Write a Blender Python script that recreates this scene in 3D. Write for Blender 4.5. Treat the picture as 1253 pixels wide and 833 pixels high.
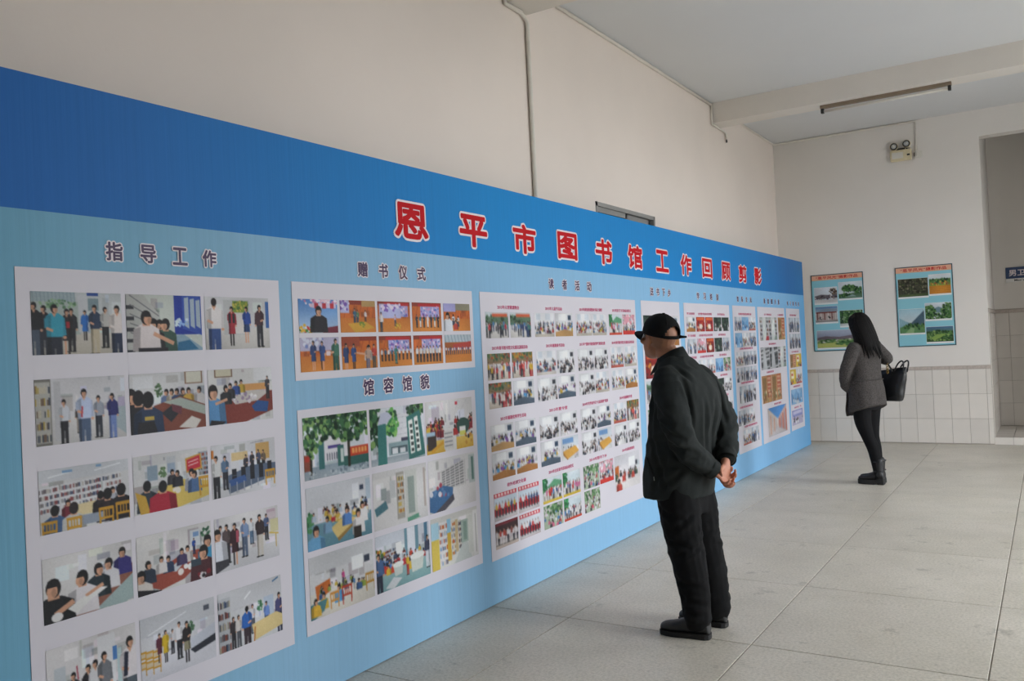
import bpy, bmesh, math, random
import numpy as np
from mathutils import Vector, Matrix, noise

for _o in list(bpy.data.objects):
    bpy.data.objects.remove(_o, do_unlink=True)
scene = bpy.context.scene
COL = scene.collection
PI = math.pi

# ---------------------------------------------------------------- camera
cam_data = bpy.data.cameras.new('camera')
cam_data.sensor_width = 36.0
cam_data.lens = 1035.5 / 1253.0 * 36.0
cam_data.clip_start = 0.05
cam = bpy.data.objects.new('camera', cam_data)
COL.objects.link(cam)
_r = Vector((0.84242718, 0.53665637, -0.04812882))
_u = Vector((0.0458059, 0.01766987, 0.99879407))
_f = Vector((-0.53685963, 0.84361586, 0.00969645))
cam.matrix_world = Matrix(((_r.x, _u.x, -_f.x, 2.7874), (_r.y, _u.y, -_f.y, 0.0),
                           (_r.z, _u.z, -_f.z, 1.48), (0, 0, 0, 1)))
scene.camera = cam

# ---------------------------------------------------------------- overcast sky, daylight through the open side of the hall
world = bpy.data.worlds.new('overcast_sky')
scene.world = world
world.use_nodes = True
_n = world.node_tree
_bg = _n.nodes['Background']
_tc = _n.nodes.new('ShaderNodeTexCoord')
_sp = _n.nodes.new('ShaderNodeSeparateXYZ')
_rp = _n.nodes.new('ShaderNodeValToRGB')
_rp.color_ramp.elements[0].position = 0.0
_rp.color_ramp.elements[0].color = (0.93, 0.96, 1.0, 1)
_rp.color_ramp.elements[1].position = 1.0
_rp.color_ramp.elements[1].color = (0.80, 0.90, 1.0, 1)
_n.links.new(_tc.outputs['Generated'], _sp.inputs[0])
_n.links.new(_sp.outputs['Z'], _rp.inputs['Fac'])
_n.links.new(_rp.outputs['Color'], _bg.inputs['Color'])
_bg.inputs['Strength'].default_value = 11.6

RX = 5.6                                   # inner face of the right wall
# openings in the right wall (y0, y1, z1): tall open doorways onto the yard
OPEN = [(3.75, 5.6, 3.2), (7.85, 9.75, 3.2)]
for _i, (_a, _b, _h) in enumerate(OPEN):   # light portals: they only guide sampling of the sky
    _l = bpy.data.lights.new('sky_portal', 'AREA')
    _l.shape = 'RECTANGLE'
    _l.size = _b - _a
    _l.size_y = _h
    _l.cycles.is_portal = True
    _lo = bpy.data.objects.new('sky_portal', _l)
    _lo.location = (RX + 0.26, (_a + _b) / 2, _h / 2)
    _lo.rotation_euler = (PI / 2, 0, PI / 2)
    COL.objects.link(_lo)
scene.view_settings.view_transform = 'Standard'
scene.view_settings.look = 'None'
scene.view_settings.gamma = 1.0
scene.view_settings.use_curve_mapping = False
scene.view_settings.exposure = -0.06

# ---------------------------------------------------------------- helpers
def lin(c):
    if isinstance(c, str):
        c = c.lstrip('#')
        c = [int(c[i:i + 2], 16) / 255 for i in (0, 2, 4)]
    return tuple((x / 12.92 if x <= 0.04045 else ((x + 0.055) / 1.055) ** 2.4) for x in c)

def obj(name, me, mat=None, parent=None, loc=None, rot=None):
    o = bpy.data.objects.new(name, me)
    COL.objects.link(o)
    if mat is not None and me is not None and len(me.materials) == 0:
        me.materials.append(mat)
    if parent is not None:
        o.parent = parent
    if loc is not None:
        o.location = loc
    if rot is not None:
        o.rotation_euler = rot
    return o

def empty(name, loc=(0, 0, 0), rz=0.0):
    o = bpy.data.objects.new(name, None)
    COL.objects.link(o)
    o.location = loc
    o.rotation_euler = (0, 0, rz)
    o.empty_display_size = 0.1
    return o

def tag(o, label, cat, group=None):
    o['label'] = label
    o['category'] = cat
    if group:
        o['group'] = group
    return o

def struct(o):
    o['kind'] = 'structure'
    return o

class MB:
    """collects boxes, prisms and tubes; build() links them as one mesh object"""
    def __init__(self):
        self.v, self.f = [], []
    def add(self, vs, fs):
        n = len(self.v)
        self.v += [tuple(p) for p in vs]
        self.f += [tuple(i + n for i in q) for q in fs]
        return self
    def box(self, x0, x1, y0, y1, z0, z1, M=None):
        vs = [Vector((x, y, z)) for x in (x0, x1) for y in (y0, y1) for z in (z0, z1)]
        if M is not None:
            vs = [M @ p for p in vs]
        return self.add(vs, [(0, 1, 3, 2), (4, 6, 7, 5), (0, 4, 5, 1), (2, 3, 7, 6), (0, 2, 6, 4), (1, 5, 7, 3)])
    def cbox(self, x0, x1, y0, y1, z0, z1, c, M=None):
        """box with chamfered edges"""
        bm = bmesh.new()
        bmesh.ops.create_cube(bm, size=1.0)
        for p in bm.verts:
            p.co = Vector((x0 + (p.co.x + .5) * (x1 - x0), y0 + (p.co.y + .5) * (y1 - y0), z0 + (p.co.z + .5) * (z1 - z0)))
        bmesh.ops.bevel(bm, geom=bm.edges[:], offset=c, segments=1, affect='EDGES')
        bm.verts.index_update()
        vs = [(M @ p.co) if M is not None else p.co.copy() for p in bm.verts]
        fs = [[p.index for p in q.verts] for q in bm.faces]
        bm.free()
        return self.add(vs, fs)
    def tube(self, pts, r, seg=10, caps=True, flat=None):
        """round tube along pts; r a number or a list; flat=(vec, k) squashes along vec"""
        pts = [Vector(p) for p in pts]
        rs = r if isinstance(r, (list, tuple)) else [r] * len(pts)
        rings = []
        ref = None
        for i, p in enumerate(pts):
            t = (pts[min(i + 1, len(pts) - 1)] - pts[max(i - 1, 0)]).normalized()
            if ref is None:
                ref = Vector((0, 0, 1)) if abs(t.z) < .9 else Vector((1, 0, 0))
            a = (ref - t * ref.dot(t)).normalized()
            b = t.cross(a)
            ref = a
            ring = []
            for k in range(seg):
                w = 2 * PI * k / seg
                d = a * math.cos(w) * rs[i] + b * math.sin(w) * rs[i]
                if flat:
                    fv = Vector(flat[0]).normalized()
                    d -= fv * d.dot(fv) * (1 - flat[1])
                ring.append(p + d)
            rings.append(ring)
        return self.rings(rings, caps)
    def rings(self, rings, caps=True):
        n = len(rings[0])
        vs = [p for q in rings for p in q]
        fs = []
        for i in range(len(rings) - 1):
            for k in range(n):
                a = i * n + k
                b = i * n + (k + 1) % n
                fs.append((a, b, b + n, a + n))
        if caps:
            fs.append(tuple(reversed(range(n))))
            fs.append(tuple((len(rings) - 1) * n + k for k in range(n)))
        return self.add(vs, fs)
    def ell(self, c, r, R=None, seg=18, lat=12):
        rings = []
        c = Vector(c)
        for i in range(lat + 1):
            th = PI * min(max(i / lat, 0.02), 0.98)
            ring = []
            for k in range(seg):
                ph = 2 * PI * k / seg
                d = Vector((r[0] * math.sin(th) * math.cos(ph), r[1] * math.sin(th) * math.sin(ph), -r[2] * math.cos(th)))
                ring.append(c + (R @ d if R is not None else d))
            rings.append(ring)
        return self.rings(rings, True)
    def mesh(self, name, smooth=False):
        me = bpy.data.meshes.new(name)
        me.from_pydata(self.v, [], self.f)
        bm = bmesh.new()
        bm.from_mesh(me)
        bmesh.ops.recalc_face_normals(bm, faces=bm.faces[:])
        bm.to_mesh(me)
        bm.free()
        if smooth:
            me.polygons.foreach_set('use_smooth', [True] * len(me.polygons))
        me.update()
        return me
    def build(self, name, mat, parent=None, smooth=False, loc=None, rot=None):
        return obj(name, self.mesh(name, smooth), mat, parent, loc, rot)

# ---------------------------------------------------------------- materials
def mat(name, color, rough=0.6, metal=0.0, var=0.0, scale=20.0, bump=0.0, bscale=80.0, rand=0.0, spec=0.5, stretch=None, detail=4):
    """plain paint / stone / cloth: a base colour broken by noise, optional relief, optional tint per object"""
    m = bpy.data.materials.new(name)
    m.use_nodes = True
    nt = m.node_tree
    bs = nt.nodes['Principled BSDF']
    bs.inputs['Roughness'].default_value = rough
    bs.inputs['Metallic'].default_value = metal
    bs.inputs['Specular IOR Level'].default_value = spec
    c = lin(color)
    tc = nt.nodes.new('ShaderNodeTexCoord')
    src = tc.outputs['Object']
    if stretch:
        mp = nt.nodes.new('ShaderNodeMapping')
        mp.inputs['Scale'].default_value = stretch
        nt.links.new(src, mp.inputs['Vector'])
        src = mp.outputs['Vector']
    if var > 0 or rand > 0:
        nz = nt.nodes.new('ShaderNodeTexNoise')
        nz.inputs['Scale'].default_value = scale
        nz.inputs['Detail'].default_value = detail
        nt.links.new(src, nz.inputs['Vector'])
        rp = nt.nodes.new('ShaderNodeValToRGB')
        rp.color_ramp.elements[0].position = 0.3
        rp.color_ramp.elements[1].position = 0.7
        rp.color_ramp.elements[0].color = tuple(x * (1 - var) for x in c) + (1,)
        rp.color_ramp.elements[1].color = tuple(min(1, x * (1 + var)) for x in c) + (1,)
        nt.links.new(nz.outputs['Fac'], rp.inputs['Fac'])
        out = rp.outputs['Color']
        if rand > 0:
            oi = nt.nodes.new('ShaderNodeObjectInfo')
            mr = nt.nodes.new('ShaderNodeMapRange')
            mr.inputs['To Min'].default_value = 1 - rand
            mr.inputs['To Max'].default_value = 1 + rand
            nt.links.new(oi.outputs['Random'], mr.inputs['Value'])
            mx = nt.nodes.new('ShaderNodeVectorMath')
            mx.operation = 'SCALE'
            nt.links.new(out, mx.inputs[0])
            nt.links.new(mr.outputs['Result'], mx.inputs['Scale'])
            out = mx.outputs[0]
        nt.links.new(out, bs.inputs['Base Color'])
    else:
        bs.inputs['Base Color'].default_value = c + (1,)
    if bump > 0:
        bz = nt.nodes.new('ShaderNodeTexNoise')
        bz.inputs['Scale'].default_value = bscale
        bz.inputs['Detail'].default_value = 3
        nt.links.new(src, bz.inputs['Vector'])
        bp = nt.nodes.new('ShaderNodeBump')
        bp.inputs['Strength'].default_value = bump
        bp.inputs['Distance'].default_value = 0.01
        nt.links.new(bz.outputs['Fac'], bp.inputs['Height'])
        nt.links.new(bp.outputs['Normal'], bs.inputs['Normal'])
    return m

def attr_mat(name, rough=0.45, spec=0.4, bump=0.0):
    """printed ink: colour comes from the mesh colour attribute 'ink'"""
    m = bpy.data.materials.new(name)
    m.use_nodes = True
    nt = m.node_tree
    bs = nt.nodes['Principled BSDF']
    bs.inputs['Roughness'].default_value = rough
    bs.inputs['Specular IOR Level'].default_value = spec
    at = nt.nodes.new('ShaderNodeAttribute')
    at.attribute_name = 'ink'
    nt.links.new(at.outputs['Color'], bs.inputs['Base Color'])
    return m

def granite(name):
    m = mat(name, '#e0d8cb', rough=0.38, var=0.05, scale=2.2, rand=0.05, bump=0.02, bscale=150)
    nt = m.node_tree
    bs = nt.nodes['Principled BSDF']
    base = bs.inputs['Base Color'].links[0].from_socket
    tc = [n for n in nt.nodes if n.type == 'TEX_COORD'][0]
    def speck(scale, lo, hi, mul, prev, coord='Object'):
        nz = nt.nodes.new('ShaderNodeTexNoise')
        nz.inputs['Scale'].default_value = scale
        nz.inputs['Detail'].default_value = 5
        nz.inputs['Roughness'].default_value = 0.7
        geo = nt.nodes.new('ShaderNodeNewGeometry')
        nt.links.new(geo.outputs['Position'], nz.inputs['Vector'])
        rp = nt.nodes.new('ShaderNodeValToRGB')
        rp.color_ramp.elements[0].position = lo
        rp.color_ramp.elements[1].position = hi
        rp.color_ramp.elements[0].color = (mul, mul, mul * 0.97, 1)
        rp.color_ramp.elements[1].color = (1, 1, 1, 1)
        nt.links.new(nz.outputs['Fac'], rp.inputs['Fac'])
        mx = nt.nodes.new('ShaderNodeVectorMath')
        mx.operation = 'MULTIPLY'
        nt.links.new(prev, mx.inputs[0])
        nt.links.new(rp.outputs['Color'], mx.inputs[1])
        return mx.outputs[0]
    out = speck(70, 0.38, 0.58, 0.77, base)     # grains
    out = speck(5.0, 0.30, 0.40, 0.68, out)     # scattered dark stains
    out = speck(1.3, 0.35, 0.6, 0.88, out)      # foot-worn grime
    nt.links.new(out, bs.inputs['Base Color'])
    return m

M = {}
M['wall'] = mat('wall_paint', '#e3ddd6', 0.85, var=0.03, scale=1.1, bump=0.05, bscale=40)
M['wall_warm_cast'] = mat('wall_paint_warm_cast', '#eee2d8', 0.85, var=0.035, scale=0.9, bump=0.05, bscale=40)  # left wall: warm cast of the mixed light put into its paint colour
M['ceiling'] = mat('ceiling_paint', '#dcdcdc', 0.9, var=0.02, scale=0.8)
M['beam'] = mat('beam_paint', '#e4ddd4', 0.85, var=0.03, scale=2)
M['floor_base'] = mat('mortar', '#948b80', 0.9, var=0.1, scale=30)
M['granite'] = granite('granite_tile')
M['tile'] = mat('glazed_wall_tile', '#ddd6cd', 0.22, var=0.02, scale=6, rand=0.05)
M['tile_border'] = mat('border_tile', '#bdb0a6', 0.35, var=0.12, scale=45, rand=0.04)
M['grout'] = mat('grout', '#a89f94', 0.9, var=0.06, scale=50)
M['paper'] = mat('panel_paper', '#d2ced6', 0.5, var=0.012, scale=3)
M['alu'] = mat('aluminium', '#9c9a96', 0.5, metal=0.0, var=0.04, scale=12)
M['glass'] = mat('window_glass', '#2e3336', 0.08, var=0.05, scale=3)
M['plastic_white'] = mat('white_plastic', '#d9d4ca', 0.5, var=0.02, scale=20)
M['plastic_cream'] = mat('cream_plastic', '#d8cba8', 0.5, var=0.03, scale=20)
M['conduit'] = mat('conduit_plastic', '#e6dfd4', 0.6, var=0.03, scale=20)
M['dark'] = mat('dark_plastic', '#2a2826', 0.5, var=0.05, scale=20)
M['chrome'] = mat('chrome', '#c8c8c8', 0.15, metal=1.0)
M['timber'] = mat('timber', '#8a6d4c', 0.7, var=0.15, scale=4, stretch=(12, 12, 1))
M['ink_photo'] = attr_mat('photo_ink', 0.5, 0.2)
M['concrete'] = mat('concrete', '#a09c96', 0.9, var=0.08, scale=1.5)

# ---------------------------------------------------------------- the hall
X0, X1 = -0.39, RX
Y0, Y1 = -3.6, 12.07
HC = 4.18
DX0, DX1, DH = 2.14, 3.15, 3.846           # opening in the end wall
RB = 13.5                                  # back of the recess

yard = MB().box(RX + 0.3, 40, -25, 40, -0.25, -0.15).build('yard_ground', M['concrete'])
struct(yard)

floor = struct(MB().box(X0 - 0.25, RX + 0.3, Y0 - 0.25, Y1, -0.15, -0.004).build('floor', M['floor_base']))
_cache = {}
def slab_mesh(key, sx, sy, sz, c):
    k = (key, round(sx, 3), round(sy, 3), round(sz, 3))
    if k not in _cache:
        _cache[k] = MB().cbox(-sx / 2, sx / 2, -sy / 2, sy / 2, -sz / 2, sz / 2, c).mesh(key)
    return _cache[k]

gx = [X0] + [0.5 + k for k in range(0, 6) if 0.5 + k < X1] + [X1 + 0.28]
gy = [Y0] + [4.035 + 1.073 * k for k in range(-7, 8) if Y0 + .1 < 4.035 + 1.073 * k < Y1 - .1] + [Y1]
for i in range(len(gx) - 1):
    for j in range(len(gy) - 1):
        sx, sy = gx[i + 1] - gx[i] - 0.006, gy[j + 1] - gy[j] - 0.006
        obj('floor_tile', slab_mesh('floor_tile', sx, sy, 0.02, 0.0015), M['granite'], floor,
            ((gx[i] + gx[i + 1]) / 2, (gy[j] + gy[j + 1]) / 2, -0.01))

# left wall with a sliding window high behind the board
WY0, WY1, WZ0, WZ1 = 6.40, 7.66, 1.45, 2.685
m = MB()
m.box(X0 - 0.25, X0, Y0 - 0.25, WY0, -0.15, HC)
m.box(X0 - 0.25, X0, WY1, Y1 + 0.2, -0.15, HC)
m.box(X0 - 0.25, X0, WY0, WY1, -0.15, WZ0)
m.box(X0 - 0.25, X0, WY0, WY1, WZ1, HC)
wall_left = struct(m.build('wall_left', M['wall_warm_cast']))
win = struct(empty('window_1', (X0, (WY0 + WY1) / 2, WZ0)))
wm = MB()
for (a, b, c, d) in ((WY0, WY1, WZ1 - 0.035, WZ1), (WY0, WY1, WZ0, WZ0 + 0.035), (WY0, WY0 + 0.03, WZ0, WZ1), (WY1 - 0.03, WY1, WZ0, WZ1)):
    wm.box(X0 - 0.06, X0 + 0.006, a, b, c, d)
fr = wm.build('window_frame', M['alu'], win); fr.matrix_parent_inverse = win.matrix_world.inverted()
WM = (WY0 + WY1) / 2
for k, (a, b, dx) in enumerate(((WY0 + 0.03, WM + 0.02, -0.022), (WM - 0.02, WY1 - 0.03, -0.048))):
    sm = MB()
    for (p, q, s, t) in ((a, b, WZ1 - 0.080, WZ1 - 0.033), (a, b, WZ0 + 0.033, WZ0 + 0.08), (a, a + 0.035, WZ0 + 0.033, WZ1 - 0.033), (b - 0.035, b, WZ0 + 0.033, WZ1 - 0.033)):
        sm.box(X0 + dx - 0.011, X0 + dx + 0.011, p, q, s, t)
    sash = sm.build('sash', M['alu'], win); sash.location = (0, 0, 0); sash.matrix_parent_inverse = Matrix.Translation(-Vector(win.location))
    pane = MB().box(X0 + dx - 0.003, X0 + dx + 0.003, a + 0.03, b - 0.03, WZ0 + 0.075, WZ1 - 0.07).build('pane', M['glass'], sash)
fr.matrix_parent_inverse = Matrix.Translation(-Vector(win.location))

# end wall with the opening to the washroom recess
m = MB()
m.box(X0 - 0.25, DX0, Y1, Y1 + 0.2, -0.15, HC)
m.box(DX0, DX1, Y1, Y1 + 0.2, DH, HC)
m.box(DX1, RX + 0.3, Y1, Y1 + 0.2, -0.15, HC)
wall_end = struct(m.build('wall_end', M['wall']))
def clad(parent, axis, plane, a0, a1, z0, rows, dz, anchor, step, border, face):
    """glazed tiles on a wall: axis 0 -> wall along x at y=plane, axis 1 -> wall along y at x=plane"""
    cuts = sorted({round(anchor + step * k, 4) for k in range(-60, 60) if a0 + 0.02 < anchor + step * k < a1 - 0.02})
    cuts = [a0] + cuts + [a1]
    t = 0.008
    for i in range(len(cuts) - 1):
        w = cuts[i + 1] - cuts[i] - 0.003
        c = (cuts[i] + cuts[i + 1]) / 2
        for r in range(rows + (1 if border else 0)):
            hgt = dz if r < rows else border
            zc = z0 + dz * r + hgt / 2
            tt = t if r < rows else t + 0.004
            if axis == 0:
                me = slab_mesh('wall_tile_x%d' % (r == rows), w, tt, hgt - 0.003, 0.0012)
                loc = (c, plane + face * tt / 2, zc)
            else:
                me = slab_mesh('wall_tile_y%d' % (r == rows), tt, w, hgt - 0.003, 0.0012)
                loc = (plane + face * tt / 2, c, zc)
            obj('wall_tile' if r < rows else 'border_tile', me, M['tile'] if r < rows else M['tile_border'], parent, loc)
g = MB().box(X0, DX0 - 0.001, Y1 - 0.004, Y1 + 0.01, 0.0, 0.99).build('grout_bed', M['grout'], wall_end)
clad(wall_end, 0, Y1 - 0.003, X0 + 0.002, DX0 - 0.001, 0.012, 3, 0.3125, 2.084, 0.2017, 0.045, -1)
MB().box(DX1, RX, Y1 - 0.004, Y1 + 0.01, 0.0, 0.99).build('grout_bed', M['grout'], wall_end)
clad(wall_end, 0, Y1 - 0.003, DX1 + 0.001, RX - 0.002, 0.012, 3, 0.3125, 2.084, 0.2017, 0.045, -1)

# recess behind the opening
wrl = struct(MB().box(DX0 - 0.2, DX0, Y1 + 0.2, RB + 0.2, -0.15, HC).build('wall_recess_left', M['wall']))
wrr = struct(MB().box(DX1, DX1 + 0.2, Y1 + 0.2, RB + 0.2, -0.15, HC).build('wall_recess_right', M['wall']))
wrb = struct(MB().box(DX0, DX1, RB, RB + 0.2, -0.15, HC).build('wall_recess_back', M['wall']))
struct(MB().box(DX0 - 0.2, DX1 + 0.2, Y1 + 0.2, RB + 0.2, HC, HC + 0.2).build('ceiling_recess', M['ceiling']))
MB().box(DX0, DX1, RB - 0.004, RB + 0.01, 0.09, 1.70).build('grout_bed', M['grout'], wrb)
clad(wrb, 0, RB - 0.003, DX0 + 0.01, DX1 - 0.01, 0.095, 5, 0.31, 2.312, 0.2017, 0.045, -1)
MB().box(DX0 - 0.01, DX0 + 0.004, Y1 + 0.002, RB, 0.09, 1.70).build('grout_bed', M['grout'], wrl)
clad(wrl, 1, DX0 + 0.003, Y1 + 0.004, RB - 0.014, 0.095, 5, 0.31, 12.2, 0.2017, 0.045, 1)
step = struct(MB().box(DX0, DX1, Y1 + 0.01, RB, -0.15, 0.082).build('floor_step', M['grout']))
sx = [DX0, 2.34, 2.54, 2.745, 2.945, DX1]
for i in range(len(sx) - 1):
    w = sx[i + 1] - sx[i] - 0.003
    c = (sx[i] + sx[i + 1]) / 2
    obj('step_tile', slab_mesh('step_riser', w, 0.01, 0.086, 0.0012), M['tile'], step, (c, Y1 + 0.005, 0.045))
    for j in range(5):
        obj('step_tile', slab_mesh('step_tread', w, 0.275, 0.01, 0.0012), M['tile'], step, (c, Y1 + 0.01 + 0.14 + 0.28 * j, 0.086))

# right wall: piers between tall openings, back wall, ceiling, beams
m = MB()
ys = [Y0 - 0.25]
for (a, b, h) in OPEN:
    m.box(RX, RX + 0.25, ys[-1], a, -0.15, HC)
    m.box(RX, RX + 0.25, a, b, h, HC)
    ys.append(b)
m.box(RX, RX + 0.25, ys[-1], Y1 + 0.2, -0.15, HC)
wall_right = struct(m.build('wall_right', M['wall']))
wall_back = struct(MB().box(X0 - 0.25, RX + 0.25, Y0 - 0.25, Y0, -0.15, HC).build('wall_back', M['wall']))
ceiling = struct(MB().box(X0 - 0.25, RX + 0.25, Y0 - 0.25, Y1 + 0.2, HC, HC + 0.2).build('ceiling', M['ceiling']))
for k, (a, b) in enumerate(((0.78, 1.07), (5.11, 5.41), (9.46, 9.75))):
    struct(MB().box(X0, RX, a, b, 3.95, HC).build('trim_%d' % (k + 1), M['beam']))

# ---------------------------------------------------------------- printed pictures
# each photograph on the boards is painted here shape by shape and baked into the colour attribute of its own sheet
SKIN, HAIR = '#d6a284', '#1d1b1d'
class Pic:
    def __init__(s, w, h, bg, ss=3, seed=1):
        s.w, s.h, s.ss = w, h, ss
        s.W, s.H = w * ss, h * ss
        s.a = s.W / s.H
        s.im = np.empty((s.H, s.W, 3), np.float32)
        s.im[:] = s.c(bg)
        s.rng = random.Random(seed)
        q = random.Random(seed + 77)
        for _ in range(26):        # faint clutter of a real room behind the figures
            a, b = q.uniform(0, .95), q.uniform(0, .9)
            k = q.choice((.80, .86, .9, 1.05, 1.08))
            tint = np.array([q.uniform(.95, 1.03), q.uniform(.96, 1.02), q.uniform(.97, 1.05)], np.float32)
            y0, y1, x0, x1 = int(b * s.H), int((b + q.uniform(.04, .3)) * s.H), int(a * s.W), int((a + q.uniform(.02, .16)) * s.W)
            s.im[y0:y1, x0:x1] = np.clip(s.im[y0:y1, x0:x1] * k * tint, 0, 1)
    def c(s, c):
        if isinstance(c, str):
            c = c.lstrip('#')
            return np.array([int(c[i:i + 2], 16) / 255 for i in (0, 2, 4)], np.float32)
        return np.array(c, np.float32)
    def rect(s, u0, v0, u1, v1, c):
        s.im[max(0, int(v0 * s.H)):max(0, int(round(v1 * s.H))), max(0, int(u0 * s.W)):max(0, int(round(u1 * s.W)))] = s.c(c)
        return s
    def vgrad(s, v0, v1, c0, c1):
        a, b = int(v0 * s.H), int(v1 * s.H)
        t = np.linspace(0, 1, max(b - a, 1))[:, None, None]
        s.im[a:b] = s.c(c0) * (1 - t) + s.c(c1) * t
        return s
    def _box(s, us, vs):
        a, b = max(0, int(min(us) * s.W) - 1), min(s.W, int(max(us) * s.W) + 2)
        c, d = max(0, int(min(vs) * s.H) - 1), min(s.H, int(max(vs) * s.H) + 2)
        if a >= b or c >= d:
            return None
        yy, xx = np.mgrid[c:d, a:b]
        return a, b, c, d, (xx + .5) / s.W, (yy + .5) / s.H
    def poly(s, pts, c):
        q = s._box([p[0] for p in pts], [p[1] for p in pts])
        if q is None:
            return s
        a, b, cc, d, X, Y = q
        m = np.zeros(X.shape, bool)
        n = len(pts)
        for i in range(n):
            x0, y0 = pts[i]
            x1, y1 = pts[(i + 1) % n]
            if y0 == y1:
                continue
            m ^= ((y0 > Y) != (y1 > Y)) & (X < (x1 - x0) * (Y - y0) / (y1 - y0) + x0)
        s.im[cc:d, a:b][m] = s.c(c)
        return s
    def ell(s, u, v, ru, rv, c):
        q = s._box([u - ru, u + ru], [v - rv, v + rv])
        if q is None:
            return s
        a, b, cc, d, X, Y = q
        s.im[cc:d, a:b][((X - u) / ru) ** 2 + ((Y - v) / rv) ** 2 < 1] = s.c(c)
        return s
    def line(s, u0, v0, u1, v1, w, c):
        du, dv = (u1 - u0) * s.a, v1 - v0
        L = math.hypot(du, dv) or 1
        nx, ny = -dv / L * w / 2 / s.a, du / L * w / 2
        return s.poly([(u0 + nx, v0 + ny), (u1 + nx, v1 + ny), (u1 - nx, v1 - ny), (u0 - nx, v0 - ny)], c)
    def head(s, u, v, r, hair=HAIR, skin=SKIN, away=False):
        ru = r * 0.78 / s.a
        s.ell(u, v, ru, r, hair)
        if not away:
            o = s.rng.uniform(-.45, .45)
            s.ell(u + ru * o, v + r * .3, ru * .72, r * .7, skin)
            s.ell(u + ru * (o * 1.2 + .25), v + r * .45, ru * .35, r * .45, s.c(skin) * .85)
            s.poly([(u - ru, v - r * .1), (u + ru, v - r * .1), (u + ru * .7, v - r * .8), (u, v - r), (u - ru * .7, v - r * .8)], hair)
        return s
    def man(s, u, t, b, shirt, pants, k=1.0, hair=HAIR, arms=None, skirt=False, away=False):
        """standing figure from v=t (top of the hair) to v=b (soles)"""
        h = b - t
        w = h * 0.108 * k / s.a
        arms = arms or shirt
        side = s.rng.choice((-1, 1))
        dk = lambda c, f: s.c(c) * f
        if skirt:
            for q in (-.4, .35):
                s.line(u + q * w, t + h * .6, u + q * w * .9, b, h * .045, s.rng.choice((SKIN, '#2a2628')))
            s.poly([(u - w * .8, t + h * .42), (u + w * .8, t + h * .42), (u + w * .95, t + h * .7), (u - w * .95, t + h * .7)], pants)
            s.poly([(u + side * w * .3, t + h * .44), (u + side * w * .8, t + h * .42), (u + side * w * .95, t + h * .7), (u + side * w * .45, t + h * .7)], dk(pants, .72))
        else:
            s.poly([(u - w * .85, t + h * .46), (u + w * .85, t + h * .46), (u + w * .8, b), (u + w * .15, b), (u, t + h * .62), (u - w * .15, b), (u - w * .8, b)], pants)
            s.poly([(u + side * w * .4, t + h * .5), (u + side * w * .85, t + h * .46), (u + side * w * .8, b), (u + side * w * .5, b)], dk(pants, .7))
            for q in (-.5, .5):
                s.ell(u + q * w + side * w * .15, b, w * .5, h * .018, '#222222')
        s.line(u - side * w * .95, t + h * .2, u - side * w * 1.12, t + h * .47, h * .055, dk(arms, .9))
        s.ell(u - side * w * 1.12, t + h * .5, w * .22, h * .024, SKIN)
        s.poly([(u - w * .45, t + h * .135), (u + w * .45, t + h * .135), (u + w * 1.02, t + h * .19), (u + w * .92, t + h * .49), (u - w * .92, t + h * .49), (u - w * 1.02, t + h * .19)], shirt)
        s.poly([(u + side * w * .35, t + h * .16), (u + side * w * 1.02, t + h * .19), (u + side * w * .92, t + h * .49), (u + side * w * .45, t + h * .49)], dk(shirt, .78))
        s.line(u + side * w * .95, t + h * .21, u + side * w * .95, t + h * .36, h * .055, dk(arms, .86))
        s.line(u + side * w * .95, t + h * .36, u + side * w * .2, t + h * .4, h * .042, arms if s.rng.random() < .5 else SKIN)
        s.poly([(u - w * .28, t + h * .13), (u + w * .28, t + h * .13), (u, t + h * .2)], SKIN)
        s.rect(u - w * .25, t + h * .1, u + w * .25, t + h * .145, dk(SKIN, .85))
        return s.head(u, t + h * .066, h * .066, hair, SKIN, away)
    def bust(s, u, t, hgt, shirt, hair=HAIR, away=False, k=1.0):
        """seated or cropped figure: head and shoulders, hgt tall"""
        w = hgt * 0.37 * k / s.a
        s.poly([(u - w * .35, t + hgt * .36), (u + w * .35, t + hgt * .36), (u + w * .9, t + hgt * .48), (u + w, t + hgt), (u - w, t + hgt), (u - w * .9, t + hgt * .48)], shirt)
        q = s.rng.choice((-1, 1))
        s.poly([(u + q * w * .4, t + hgt * .42), (u + q * w * .9, t + hgt * .48), (u + q * w, t + hgt), (u + q * w * .5, t + hgt)], s.c(shirt) * .75)
        s.rect(u - w * .25, t + hgt * .3, u + w * .25, t + hgt * .4, SKIN)
        return s.head(u, t + hgt * .2, hgt * .175, hair, SKIN, away)
    def shelf(s, u0, v0, u1, v1, rows, skew=0.0, frame='#c9ccd0', pal=('#5c3b3b', '#3f4f6b', '#a8a08c', '#777a80', '#8f4a3c', '#2f3540')):
        s.poly([(u0, v0), (u1, v0 + skew), (u1, v1 + skew), (u0, v1)], frame)
        dv = (v1 - v0) / rows
        n = max(4, int((u1 - u0) * s.W / s.ss / 1.6))
        for r in range(rows):
            for k in range(n):
                if s.rng.random() < .12:
                    continue
                a = u0 + (u1 - u0) * (k + .1) / n
                sk = skew * (k + .5) / n
                s.rect(a, v0 + dv * (r + .25 + .2 * s.rng.random()) + sk, a + (u1 - u0) / n * .85, v0 + dv * (r + .92) + sk, s.rng.choice(pal))
        return s
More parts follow.
